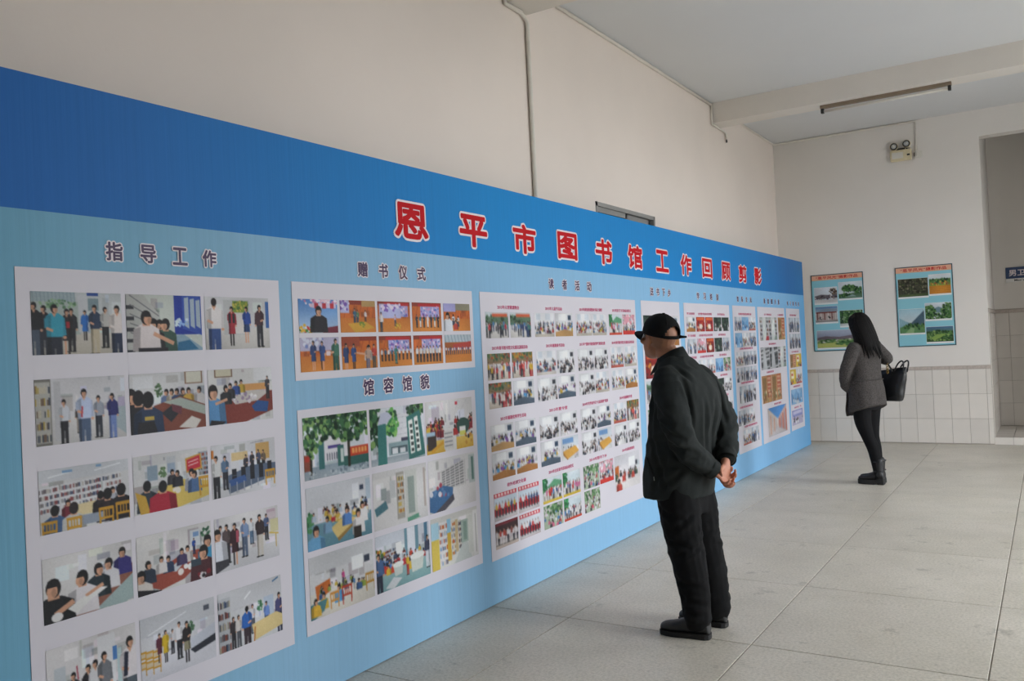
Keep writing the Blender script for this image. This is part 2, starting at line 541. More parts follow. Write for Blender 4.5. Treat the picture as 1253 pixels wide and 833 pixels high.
    def chair(s, u, t, hgt, c='#c9952f'):
        w = hgt * .36 / s.a
        for k in (-1, 1):
            s.line(u + k * w, t, u + k * w * .9, t + hgt, hgt * .09, c)
        s.rect(u - w, t, u + w, t + hgt * .14, c)
        for k in (-.4, 0, .4):
            s.line(u + k * w, t, u + k * w, t + hgt * .5, hgt * .06, c)
        return s.rect(u - w, t + hgt * .48, u + w, t + hgt * .6, c)
    def crowd(s, n, v0, v1, size, pal, u0=0.0, u1=1.0, hair=HAIR, legs=None):
        for i in range(n):
            v = v0 + (v1 - v0) * i / max(n - 1, 1)
            u = s.rng.uniform(u0, u1)
            h = size * s.rng.uniform(.85, 1.15) * (0.7 + 0.5 * (i / max(n - 1, 1)))
            if legs:
                s.man(u, v - h, v + h * 1.2, s.rng.choice(pal), s.rng.choice(legs))
            else:
                s.bust(u, v - h / 2, h, s.rng.choice(pal), hair, s.rng.random() < .35)
        return s
    def leaves(s, u, v, ru, rv, n, pal, r=.02):
        for _ in range(n):
            a, d = s.rng.uniform(0, 2 * PI), math.sqrt(s.rng.random())
            q = r * s.rng.uniform(.6, 1.5)
            s.ell(u + ru * d * math.cos(a), v + rv * d * math.sin(a), q / s.a, q, s.rng.choice(pal))
        return s
    def dots(s, n, u0, v0, u1, v1, r, pal):
        for _ in range(n):
            q = r * s.rng.uniform(.6, 1.4)
            s.ell(s.rng.uniform(u0, u1), s.rng.uniform(v0, v1), q / s.a, q, s.rng.choice(pal))
        return s
    def out(s, grain=0.007):
        b = s.im
        for ax in (0, 1):
            b = (np.roll(b, 1, ax) + 2 * b + np.roll(b, -1, ax)) / 4
        im = b.reshape(s.h, s.ss, s.w, s.ss, 3).mean((1, 3))
        rs = np.random.RandomState(s.rng.randint(0, 9999))
        g = rs.normal(0, grain, (s.h, s.w, 1)).astype(np.float32)
        for q, am in ((2, .005),):
            lo = rs.normal(0, am, (s.h // q + 2, s.w // q + 2, 1)).astype(np.float32)
            g += np.repeat(np.repeat(lo, q, 0), q, 1)[:s.h, :s.w]
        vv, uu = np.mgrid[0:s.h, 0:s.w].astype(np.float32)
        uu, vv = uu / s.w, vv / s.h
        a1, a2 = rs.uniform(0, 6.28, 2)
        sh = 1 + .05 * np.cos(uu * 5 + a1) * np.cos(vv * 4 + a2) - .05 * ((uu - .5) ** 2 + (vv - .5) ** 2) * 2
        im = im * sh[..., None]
        return np.clip(im * 0.95 + 0.012 + g, 0.02, 0.9)

def ink_sheet(name, pic, y0, y1, z0, z1, x, parent, axis=0, thick=0.0012):
    """a print as its own thin sheet: axis 0 faces +x (y runs right), axis 1 faces -y (x runs right)"""
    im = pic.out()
    h, w = im.shape[:2]
    us = np.linspace(y0, y1, w)
    vs = np.linspace(z1, z0, h)
    U, V = np.meshgrid(us, vs)
    n = w * h
    F = np.full(n, x)
    co = np.stack([F, U.ravel(), V.ravel()], 1) if axis == 0 else np.stack([U.ravel(), F, V.ravel()], 1)
    rim = [0, w - 1, n - 1, n - w]
    back = co[rim].copy()
    back[:, 0 if axis == 0 else 1] += -thick if axis == 0 else thick
    co = np.concatenate([co, back])
    idx = np.arange(n).reshape(h, w)
    q = np.stack([idx[:-1, :-1], idx[1:, :-1], idx[1:, 1:], idx[:-1, 1:]], -1).reshape(-1, 4)
    me = bpy.data.meshes.new(name)
    me.from_pydata(co.tolist(), [], q.tolist() + [[n + 3, n + 2, n + 1, n]])
    col = np.ones((len(co), 4), np.float32)
    srgb = np.concatenate([im.reshape(-1, 3), im.reshape(-1, 3)[rim]])
    col[:, :3] = np.where(srgb <= 0.04045, srgb / 12.92, ((srgb + 0.055) / 1.055) ** 2.4)
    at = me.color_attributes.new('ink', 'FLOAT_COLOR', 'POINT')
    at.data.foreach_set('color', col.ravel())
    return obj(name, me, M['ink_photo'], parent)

def text_mesh(name, s, size, weight=0.0, extrude=0.0004, spacing=1.0):
    cu = bpy.data.curves.new(name, 'FONT')
    cu.body = s
    cu.size = size
    cu.align_x = 'CENTER'
    cu.align_y = 'CENTER'
    cu.offset = weight
    cu.extrude = extrude
    cu.resolution_u = 3
    cu.space_character = spacing
    o = bpy.data.objects.new(name, cu)
    COL.objects.link(o)
    dg = bpy.context.evaluated_depsgraph_get()
    me = bpy.data.meshes.new_from_object(o.evaluated_get(dg))
    me.name = name
    me.materials.clear()
    bpy.data.objects.remove(o)
    bpy.data.curves.remove(cu)
    return me

def fat_text(name, s, w, h, fat, n=10, extrude=0.0003):
    """bold or outline lettering: the glyph repeated on a small circle, fitted into w x h plus the stroke"""
    me = fit_text(text_mesh(name, s, 0.2, 0.0, extrude), w, h)
    if fat <= 0:
        return me
    co = np.empty(len(me.vertices) * 3, np.float32)
    me.vertices.foreach_get('co', co)
    co = co.reshape(-1, 3)
    fs = [tuple(p.vertices) for p in me.polygons]
    vs, out = [], []
    for k in range(n):
        a = 2 * PI * k / n
        out += [tuple(i + len(vs) for i in f) for f in fs]
        vs += (co + np.array([fat * math.cos(a), fat * math.sin(a), k * 0.00001], np.float32)).tolist()
    m2 = bpy.data.meshes.new(name)
    m2.from_pydata(vs, [], out)
    bpy.data.meshes.remove(me)
    return m2

def fit_text(me, w, h):
    """scale a text mesh into a box w x h centred on the origin"""
    n = len(me.vertices)
    co = np.empty(n * 3, np.float32)
    me.vertices.foreach_get('co', co)
    co = co.reshape(-1, 3)
    lo, hi = co[:, :2].min(0), co[:, :2].max(0)
    co[:, :2] = (co[:, :2] - (lo + hi) / 2) * (np.array([w, h]) / np.maximum(hi - lo, 1e-6))
    me.vertices.foreach_set('co', co.ravel())
    me.update()
    return me
FACE_X = (PI / 2, 0, PI / 2)      # text reading along +y, facing +x
FACE_Y = (PI / 2, 0, 0)           # text reading along +x, facing -y

def pics_guidance():
    """fifteen photographs of visits and meetings, three across, five down"""
    out = []
    W, H = 100, 68
    def P(bg, seed): 
        p = Pic(W, H, bg, 3, seed); out.append(p); return p
    # row 1
    p = P('#c3c8ca', 1)
    p.vgrad(.66, 1, '#cfc9bf', '#b9b2a6').rect(0, 0, .47, .16, '#9fb0b6').rect(0, .16, .52, .68, '#aeb9b4')
    for k in range(12): p.line(.02 + k * .04, 0, .03 + k * .04, .17, .012, '#8798a0')
    p.leaves(.28, .2, .2, .07, 40, ['#6f9a6c', '#8fb08a', '#587f5e']).rect(.6, 0, .73, .06, '#2c4d94').rect(.61, .1, .73, .3, '#7e939a').rect(.5, .05, .6, .65, '#c9ccd0')
    p.man(.13, .22, 1.0, '#26262b', '#2b2f3a').man(.03, .17, 1.05, '#1f2024', '#4a5566').man(.42, .26, .95, '#2a2b31', '#25262c').man(.37, .27, 1.0, '#2a2427', '#2c2a30', skirt=True).rect(.365, .48, .40, .58, '#a52a33')
    p.man(.57, .29, .78, '#2a6fc4', '#2a6fc4', skirt=True).man(.68, .2, 1.0, '#2b3b55', '#c3b69c').man(.8, .23, .9, '#b9b7b4', '#25262b').man(.94, .2, 1.15, '#dcd3d0', '#26304a', 1.25).man(.24, .2, 1.25, '#3aa3bd', '#262b38', 1.2)
    p = P('#c7cdc6', 2)
    p.poly([(0, 0), (.22, 0), (.42, .35), (.42, 1), (0, 1)], '#b9bab6')
    for k in range(5): p.rect(0, .2 + k * .19, .1, .26 + k * .19, '#33343a').line(.05, .02 + k * .16, .42, .38 + k * .1, .02, '#77787c')
    p.rect(.62, 0, 1, .7, '#20389a').poly([(.73, 0), (1, 0), (1, .72), (.73, .6)], '#3453b0')
    for k in range(3): p.poly([(.76 + k * .08, .05 + .02 * k), (.82 + k * .08, .03 + .02 * k), (.82 + k * .08, .6), (.76 + k * .08, .55)], '#aebfce')
    p.dots(25, .63, .43, .8, .55, .02, ['#d5e6ff', '#8fb4ea']).poly([(.58, .72), (.74, .7), (1, .95), (1, 1), (.58, 1)], '#8aa5b8').poly([(.66, .84), (.82, .8), (.94, .97), (.64, 1)], '#2e6d95')
    p.bust(.42, .42, .5, '#222226').bust(.5, .4, .6, '#39564c').bust(.34, .4, .6, '#25262a').bust(.25, .26, .72, '#e2d8d8').line(.34, .68, .6, .86, .07, SKIN).rect(.14, .93, .52, 1, '#25232a')
    p = P('#cfcfd2', 3)
    p.vgrad(.6, 1, '#d3d0cd', '#c0bcb8').rect(.28, .06, .68, .72, '#bdbfc0').rect(.42, .08, .66, .3, '#7f9a3c').leaves(.54, .18, .12, .1, 60, ['#a7a63a', '#6d8f3a', '#c4b64e', '#4c7038']).rect(.42, .3, .66, .7, '#d9d3d0').rect(.94, .08, 1, .6, '#3a66a8')
    p.man(.4, .18, .93, '#a32b38', '#a32b38', skirt=True).rect(.355, .32, .385, .5, '#25252b').rect(.415, .32, .445, .5, '#25252b').man(.63, .18, .88, '#24479c', '#27406f', skirt=True).man(.84, .14, .96, '#4a3038', '#34343b').man(.14, .03, 1.2, '#e3dede', '#33508a', 1.25, away=True)
    # row 2
    p = P('#d3d2d6', 4)
    p.vgrad(.6, 1, '#d4d2d2', '#c2c0c0').rect(0, 0, .17, 1, '#77756f').shelf(.0, .05, .16, .95, 5, 0, '#b5b3ad', ('#b29a4c', '#3d4654', '#c4bda9', '#6f5b4a'))
    p.rect(.2, .05, .27, .95, '#c0c0c4').man(.46, .4, .85, '#4b4442', '#8a8178').man(.3, .32, 1.0, '#cfd2da', '#26262c').man(.68, .3, .95, '#9aa0ae', '#30353f').poly([(.86, .5), (1, .45), (1, .95), (.86, .8)], '#a9b7bd').man(.84, .28, 1.0, '#2c2f6d', '#6f86c0').rect(.91, .35, .99, .5, '#b7aec9').man(.52, .18, 1.12, '#bcc8e4', '#4d5f7c', 1.15).line(.5, .45, .49, .62, .025, '#b9333d')
    p = P('#d4d4d6', 5)
    p.rect(.72, .0, .97, .22, '#8d6f5a').rect(.74, .01, .95, .2, '#d6d3c4').rect(.05, .05, .3, .25, '#dfe0e4').leaves(.37, .3, .05, .1, 25, ['#3e5a3c', '#57744f'])
    for u, c in ((.47, '#5c6d93'), (.54, '#c1b6a5'), (.61, '#34456b'), (.69, '#47443f'), (.77, '#cda545'), (.92, '#d3cfd0')): p.bust(u, .27, .32, c)
    p.poly([(.3, .55), (.65, .42), (1, .6), (1, 1), (.2, 1)], '#7e4436').poly([(.42, .5), (.65, .44), (1, .62), (1, .78)], '#a9b3ab').poly([(.62, .95), (.8, .78), (.93, .86), (.85, 1)], '#dad4cd')
    p.poly([(.4, .68), (.55, .55), (.66, .66), (.52, .85)], '#2c2d33').poly([(.53, .54), (.67, .6), (.66, .74), (.54, .66)], '#6b3a43').bust(.02, .22, .7, '#2b2a2e').bust(.11, .25, .75, '#25262b', away=True).bust(.23, .28, .8, '#2b3a55', away=True).rect(.18, .72, .3, .78, '#bda24a').poly([(.1, .8), (.3, .8), (.34, 1), (.08, 1)], '#26262b')
    p = P('#d6d5d4', 6)
    p.rect(.1, .0, .37, .15, '#7c6250').rect(.12, .0, .35, .13, '#cdc6ae').rect(.7, 0, 1, .25, '#dddde0').rect(.5, .3, .9, .42, '#d39a5c').poly([(.08, .85), (.15, .62), (.45, .45), (1, .45), (1, .82), (.55, 1), (.25, 1)], '#7c352c').poly([(.3, .5), (.6, .42), (.95, .46), (.75, .62), (.4, .66)], '#c7c0bb')
    p.dots(26, .35, .45, .75, .64, .03, ['#f0eeee', '#d7cfd6', '#9a86a0']).bust(.5, .2, .25, '#c8a73c').bust(.42, .22, .26, '#2f4d92').bust(.33, .25, .3, '#33343c').bust(.26, .28, .36, '#2a2b30').man(.92, .17, .6, '#3c3a40', '#26262b').poly([(.65, .72), (.75, .62), (.93, .66), (.9, .85), (.7, .82)], '#274f8a').bust(.07, .25, .75, '#5d95c8').line(.1, .62, .28, .55, .05, SKIN).poly([(.03, .9), (.25, .95), (.2, 1), (0, 1)], '#232227')
    # row 3
    p = P('#d2d2d4', 7)
    p.rect(0, 0, 1, .2, '#cdd0d6').line(.1, .13, .35, .08, .02, '#eef1f5').line(.6, .12, .9, .06, .02, '#eef1f5').rect(.25, .05, .36, .09, '#7fa5cc').rect(.62, .03, .68, .07, '#7fa5cc')
    for k in range(4): p.shelf(.0 + k * .23, .28 - k * .02, .21 + k * .23, .68 - k * .02, 4, -.02, '#dadade', ('#6d6468', '#8a4b4b', '#4d5770', '#a0a0a2', '#bdb6b0'))
    p.poly([(.3, .62), (.6, .6), (.7, .78), (.3, .8)], '#d9c89c').bust(.3, .5, .3, '#742a37').bust(.66, .45, .4, '#2a2529', away=True).bust(.8, .42, .3, '#b0b4bd').bust(.74, .42, .55, '#2f2528', away=True).bust(.9, .38, .6, '#232126', away=True).bust(.16, .55, .5, '#43628c', away=True).bust(.36, .55, .55, '#c2c2c0', hair='#2b2526', away=True).rect(.46, .8, .7, .95, '#8d97a6')
    p.chair(.1, .8, .3).chair(.36, .8, .3).chair(.72, .74, .32).chair(.92, .7, .34)
    p = P('#d5d5d6', 8)
    p.rect(.18, .2, .31, .45, '#8fa3b4').rect(.43, .08, .55, .4, '#c6cad0').rect(.44, .2, .54, .36, '#9fb0c6').leaves(.38, .34, .05, .08, 22, ['#5d7a55', '#7a9a6e']).shelf(.86, .08, 1, .5, 5, 0, '#9aa2ae').poly([(.68, .16), (.9, .1), (.91, .38), (.69, .42)], '#c7973a').poly([(.7, .19), (.88, .13), (.89, .35), (.7, .39)], '#c22f3f')
    p.line(.72, .24, .86, .2, .015, '#f0d5d0').line(.72, .3, .86, .26, .015, '#f0d5d0').poly([(.3, .65), (.6, .5), (1, .62), (1, .88), (.55, 1), (.4, .95)], '#d8bd62').dots(8, .5, .56, .75, .72, .04, ['#f2efe8', '#e4ded4']).bust(.5, .3, .28, '#3a3940').bust(.57, .33, .3, '#2c2d35').bust(.76, .34, .4, '#c9ccd6').bust(.8, .38, .4, '#4d6c98').chair(.95, .52, .35).bust(.17, .42, .55, '#2c3640', away=True).poly([(.02, .6), (.15, .7), (.2, 1), (.08, 1)], '#c9a040').bust(.37, .46, .6, '#a8263a', away=True, k=1.25)
    p = P('#d3d3d8', 9)
    p.rect(.3, .2, .55, .35, '#d6bd8c').rect(.68, .08, .9, .4, '#cfa767').rect(.0, .1, .04, .25, '#c77a34').line(.6, .06, .8, .04, .012, '#8a8d96')
    for u, t, c in ((.62, .22, '#2f3038'), (.72, .2, '#4d5570'), (.52, .26, '#3b3a45'), (.8, .22, '#70604f')): p.man(u, t, t + .42, c, '#26272e')
    p.poly([(.2, .62), (.6, .48), (1, .5), (1, .75), (.6, .86), (.25, .95)], '#58677f')
    for k in range(9): p.rect(.3 + (k % 5) * .14, .5 + (k // 5) * .13 - (k % 5) * .01, .37 + (k % 5) * .14, .62 + (k // 5) * .13, '#23252d')
    p.poly([(.25, .7), (.5, .64), (.52, .76), (.28, .82)], '#3c5c96')
    for k in range(7): p.line(.26 + k * .11, .75, .26 + k * .11, .98 - k * .02, .02, '#a9adb6')
    p.chair(.9, .62, .3).man(.2, .22, .85, '#56708e', '#30313a').man(.07, .2, 1.0, '#d4d4d4', '#25262c')
    # row 4
    p = P('#d8d6d6', 10)
    p.poly([(.15, .9), (.4, .75), (1, .38), (1, .75), (.55, 1), (.1, 1)], '#8a5a4c').poly([(.55, .98), (1, .55), (1, .92), (.9, 1)], '#9db0b0').bust(.88, .08, .45, '#37327a').bust(.72, .2, .5, '#d8d7dc').bust(.6, .24, .55, '#25333a').bust(.42, .28, .7, '#e3dee2').line(.45, .72, .65, .6, .06, SKIN).poly([(.42, .76), (.62, .64), (.7, .66), (.5, .8)], '#ecebea').bust(.11, .3, .85, '#202124', k=1.1).line(.12, .88, .32, .74, .08, SKIN).poly([(.25, .84), (.42, .72), (.55, .74), (.35, .95)], '#edecea').ell(.14, .92, .06, .07, '#eeecec')
    p = P('#d9d7d6', 11)
    p.rect(.7, .1, .84, .38, '#cfd4da').rect(.74, .14, .82, .22, '#7a9cc8').leaves(.92, .2, .06, .12, 40, ['#2f5a41', '#4a7a58']).poly([(.1, .85), (.3, .62), (.6, .45), (.82, .45), (.9, .62), (.6, .9), (.3, .98)], '#9a4a3c').poly([(.38, .7), (.65, .45), (.74, .47), (.5, .74)], '#c2c8cd').dots(9, .3, .62, .75, .85, .045, ['#f1f0ef', '#e5dcd8']).man(.75, .24, .52, '#23469a', '#1e2a52')
    for u, t, c in ((.66, .33, '#c7c0be'), (.58, .35, '#453c60'), (.4, .42, '#2d3b57'), (.31, .4, '#ded9d8')): p.bust(u, t, .3, c)
    p.bust(.14, .42, .4, '#2b3648').bust(.94, .22, .6, '#3f93bd').bust(.88, .38, .7, '#4c2a30', k=1.15).rect(.7, .62, .84, .74, '#33424e').bust(.05, .55, .6, '#ddd5cf').poly([(0, .88), (.3, .98), (.3, 1), (0, 1)], '#201f24').dots(8, .78, .85, .95, .98, .04, ['#7d2630', '#d9d3d6', '#242328'])
    p = P('#dad8da', 12)
    p.vgrad(.7, 1, '#d3d3d6', '#c9c9cf').rect(.86, .25, 1, .5, '#d6cfa4').line(.84, .5, 1, .55, .03, '#d6b95c').line(.95, .55, .95, .8, .02, '#caa244').rect(.3, .64, .45, .68, '#4b4c58')
    for u, t, b, c, d in ((.09, .14, .8, '#d8d2da', '#4c5a70'), (.18, .14, .85, '#57494b', '#38353b'), (.56, .14, .62, '#d5d9df', '#54708f'), (.8, .12, .62, '#4d5f86', '#2b2c33'), (.45, .1, .82, '#7f96bd', '#56657f')): p.man(u, t, b, c, d)
    p.man(.3, .15, .92, '#3a2027', '#3a2027', skirt=True).rect(.32, .3, .36, .52, '#b05060').man(.69, .1, .9, '#382d31', '#cfc8be').poly([(.0, .6), (.18, .5), (.2, .9), (.0, 1)], '#3c3c44').bust(.04, .18, .6, '#dde0ea')
    # row 5
    p = P('#d8d5d6', 13)
    p.rect(.08, .3, .2, .6, '#bfc6cc').rect(.55, .05, .75, .8, '#e3e3e6').rect(.72, .25, .77, .45, '#4f80bf').rect(.77, .3, .82, .95, '#b9cfd2').line(.32, .35, .33, .55, .02, '#a5384a')
    for u, t, b, c, d in ((.05, .6, 1.25, '#dcd9d9', '#30333b'), (.12, .58, 1.3, '#3c4f86', '#30333b'), (.28, .42, 1.2, '#33343a', '#2c2c32'), (.44, .38, 1.2, '#2c2a30', '#d2a88e'), (.52, .35, 1.2, '#d4d3d6', '#4a4a52'), (.62, .28, 1.2, '#75787e', '#4a4d55')): p.man(u, t, b, c, d)
    p.man(.92, .18, 1.4, '#e3dde0', '#55606a', 1.2).line(.88, .4, .86, .75, .07, '#25283a')
    p = P('#d2d3d8', 14)
    p.rect(0, 0, 1, .3, '#c6c8ce').vgrad(.62, 1, '#d9d9e0', '#cfcfd8').line(.1, .28, .6, .1, .015, '#eceef2').rect(.84, .1, .92, .18, '#555a66').leaves(.66, .36, .04, .1, 25, ['#3b5d43', '#55795b']).poly([(.65, .55), (1, .42), (1, .62), (.65, .75)], '#c7ccd8').poly([(.64, .72), (1, .6), (1, .72), (.7, .8)], '#2f323c')
    for k in range(6): p.chair(.02 + (k % 3) * .09, .5 + (k // 3) * .15 + .02 * (k % 3), .2)
    p.man(.24, .3, .75, '#5c2c3a', '#5c2c3a', skirt=True).man(.32, .28, .78, '#cfae2c', '#cfae2c', skirt=True).man(.41, .3, .68, '#c8c6cc', '#33343b').man(.5, .22, .8, '#dcdbe0', '#26272d').man(.6, .25, .9, '#2a2628', '#8f8a70', skirt=True)
    p = P('#d1d2d6', 15)
    p.rect(0, 0, 1, .35, '#cccdd2').line(.4, .22, .5, .12, .03, '#f0f1f4').line(.85, .08, .95, .03, .025, '#3b6e9c').shelf(.0, .1, .18, 1, 5, 0, '#b9bcc2').rect(.7, .3, .86, .7, '#b6c4d6').leaves(.64, .42, .04, .09, 20, ['#3f7350', '#5f9470'])
    for u, t, b, c, d in ((.52, .35, .85, '#d6d6dc', '#565b66'), (.74, .38, .9, '#6f8fd0', '#3b4d7a'), (.95, .3, 1.0, '#4b4b78', '#303450'), (.22, .45, 1.0, '#3a3236', '#2c2b31'), (.3, .45, 1.0, '#d9d2cf', '#55585f')): p.man(u, t, b, c, d)
    p.poly([(.5, .7), (.9, .62), (1, .7), (1, .88), (.55, .98)], '#dcc68d').line(.55, .75, .53, 1, .03, '#bd7a3c').man(.43, .35, 1.1, '#2f66b8', '#3c3036', 1.2, away=True)
    return out

def pics_ceremony():
    """ten photographs of the book donation ceremony in a sports hall"""
    out = []
    def hall(seed, banner=True):
        p = Pic(60, 42, '#c9682c', 3, seed)
        p.vgrad(.55, 1, '#c8742f', '#d98a3c').rect(0, 0, 1, .14, '#8d3a2a')
        for k in range(6): p.line(k * .2, .14, k * .2 - .1, .55, .02, '#a64a26')
        if banner: p.rect(.2, .05, .95, .14, '#c02c30').rect(.28, .15, .92, .5, '#a9a6d8').dots(40, .3, .16, .9, .48, .035, ['#7d5cb0', '#e6d9ee', '#5d7fc6', '#d7a0c8'])
        out.append(p)
        return p
    p = Pic(60, 42, '#5d8ecf', 3, 21); out.append(p)
    p.vgrad(0, 1, '#4f86cc', '#b9cfe8').dots(40, 0, 0, 1, .2, .05, ['#e9c9d8', '#cf7fa6', '#f0e4ee']).rect(.35, .12, .95, .26, '#d9c6de')
    for k in range(3): p.rect(.4 + k * .2, .12, .5 + k * .2, .28, '#b8323d')
    p.rect(.0, .86, 1, 1, '#b9c3cc').poly([(.6, .85), (1, .78), (1, 1), (.6, 1)], '#7c2a3c').dots(30, 0, .74, .3, .98, .04, ['#c23a32', '#e0b23a', '#3e7a3a', '#e9e4dc']).bust(.5, .18, .8, '#26242a', k=1.1)
    p = hall(22, False); p.rect(0, 0, .25, .4, '#b6b8de').dots(18, 0, 0, .25, .3, .05, ['#7d5cb0', '#e6d9ee']).rect(.6, 0, 1, .2, '#b7945f').man(.4, .25, .8, '#3b5f78', '#3c4a5c').man(.48, .3, .75, '#5f7d5a', '#3c4a5c').man(.7, .3, .72, '#e3d6d4', '#6a4a3c').poly([(.2, .72), (.7, .66), (.95, .85), (.4, 1)], '#d6a23c').leaves(.6, .75, .1, .08, 25, ['#6d8c3a', '#c7b23a'])
    p = hall(23); p.rect(.05, .1, .7, .55, '#b6b8de').dots(25, .05, .1, .7, .3, .05, ['#7d5cb0', '#e6d9ee']).man(.1, .35, 1.0, '#dcd6d8', '#3c4350').man(.52, .42, .8, '#c9aab8', '#4a4a5a').leaves(.6, .8, .1, .1, 25, ['#a8862f', '#d9b93c'])
    p = hall(24)
    for k in range(7): p.man(.15 + k * .12, .42, .85, ['#33363f', '#3f6f7a', '#2d3442', '#d9d3d6'][k % 4], ['#2d3442', '#e0dcdc'][k % 2])
    p = hall(25, False); p.rect(0, 0, .45, .3, '#a9a6d8').rect(.45, 0, 1, .25, '#8f8a74'); p.crowd(9, .5, .8, .3, ['#d9d9de', '#3b4356', '#c9c2c4', '#b8433a'], .1, .8); p.bust(.15, .3, .7, '#dfe2ea')
    p = hall(26, False); p.rect(0, 0, 1, .4, '#b9b4cf').dots(20, 0, 0, .6, .3, .05, ['#d9dcec', '#7d8cc6']).man(.33, .1, .95, '#2f4474', '#2f4474', skirt=True).man(.55, .12, .95, '#35508a', '#35508a', skirt=True).man(.9, .05, 1.1, '#3f6e5c', '#2f5a4c', 1.2).line(.6, .5, .85, .45, .06, SKIN).rect(.66, .42, .76, .55, '#e2d0d2')
    p = hall(27, False); p.rect(0, 0, .5, .3, '#a14a30').bust(.75, .25, .5, '#cfc3bc').man(.12, .2, 1.05, '#2f4474', '#2f4474', skirt=True).man(.33, .22, 1.0, '#35508a', '#35508a', skirt=True).man(.72, .3, 1.1, '#b59a8a', '#7a7488', 1.1).man(.9, .25, 1.0, '#b8433a', '#55504e').line(.4, .5, .65, .55, .06, SKIN)
    p = hall(28)
    for k in range(5): p.man(.08 + k * .1, .4, .8, ['#d9d3d6', '#3f5f7a'][k % 2], '#33363f')
    for k in range(4): p.man(.6 + k * .12, .38, .78, '#dfdde0', '#33363f')
    p.man(.5, .32, .9, '#3c7a78', '#3c7a78')
    p = hall(29)
    for k in range(8): p.man(.12 + k * .11, .36, .9, ['#e0dcdc', '#e0dcdc', '#c9ccd6', '#e8e0da'][k % 4], '#2d2f38')
    p = hall(30, False); p.rect(0, 0, 1, .28, '#b8c6cf')
    for k in range(9): p.line(k * .12, 0, k * .12 + .05, .28, .02, '#6e8494')
    p.rect(0, .28, 1, .45, '#a85c2c').poly([(.3, .35), (1, .25), (1, .5), (.3, .5)], '#b8433a')
    for k in range(13): p.man(.05 + k * .075, .42 + .02 * (k % 2), .7, ['#e3e6ee', '#b9c6dc', '#4a5a86'][k % 3], '#33405c')
    return out

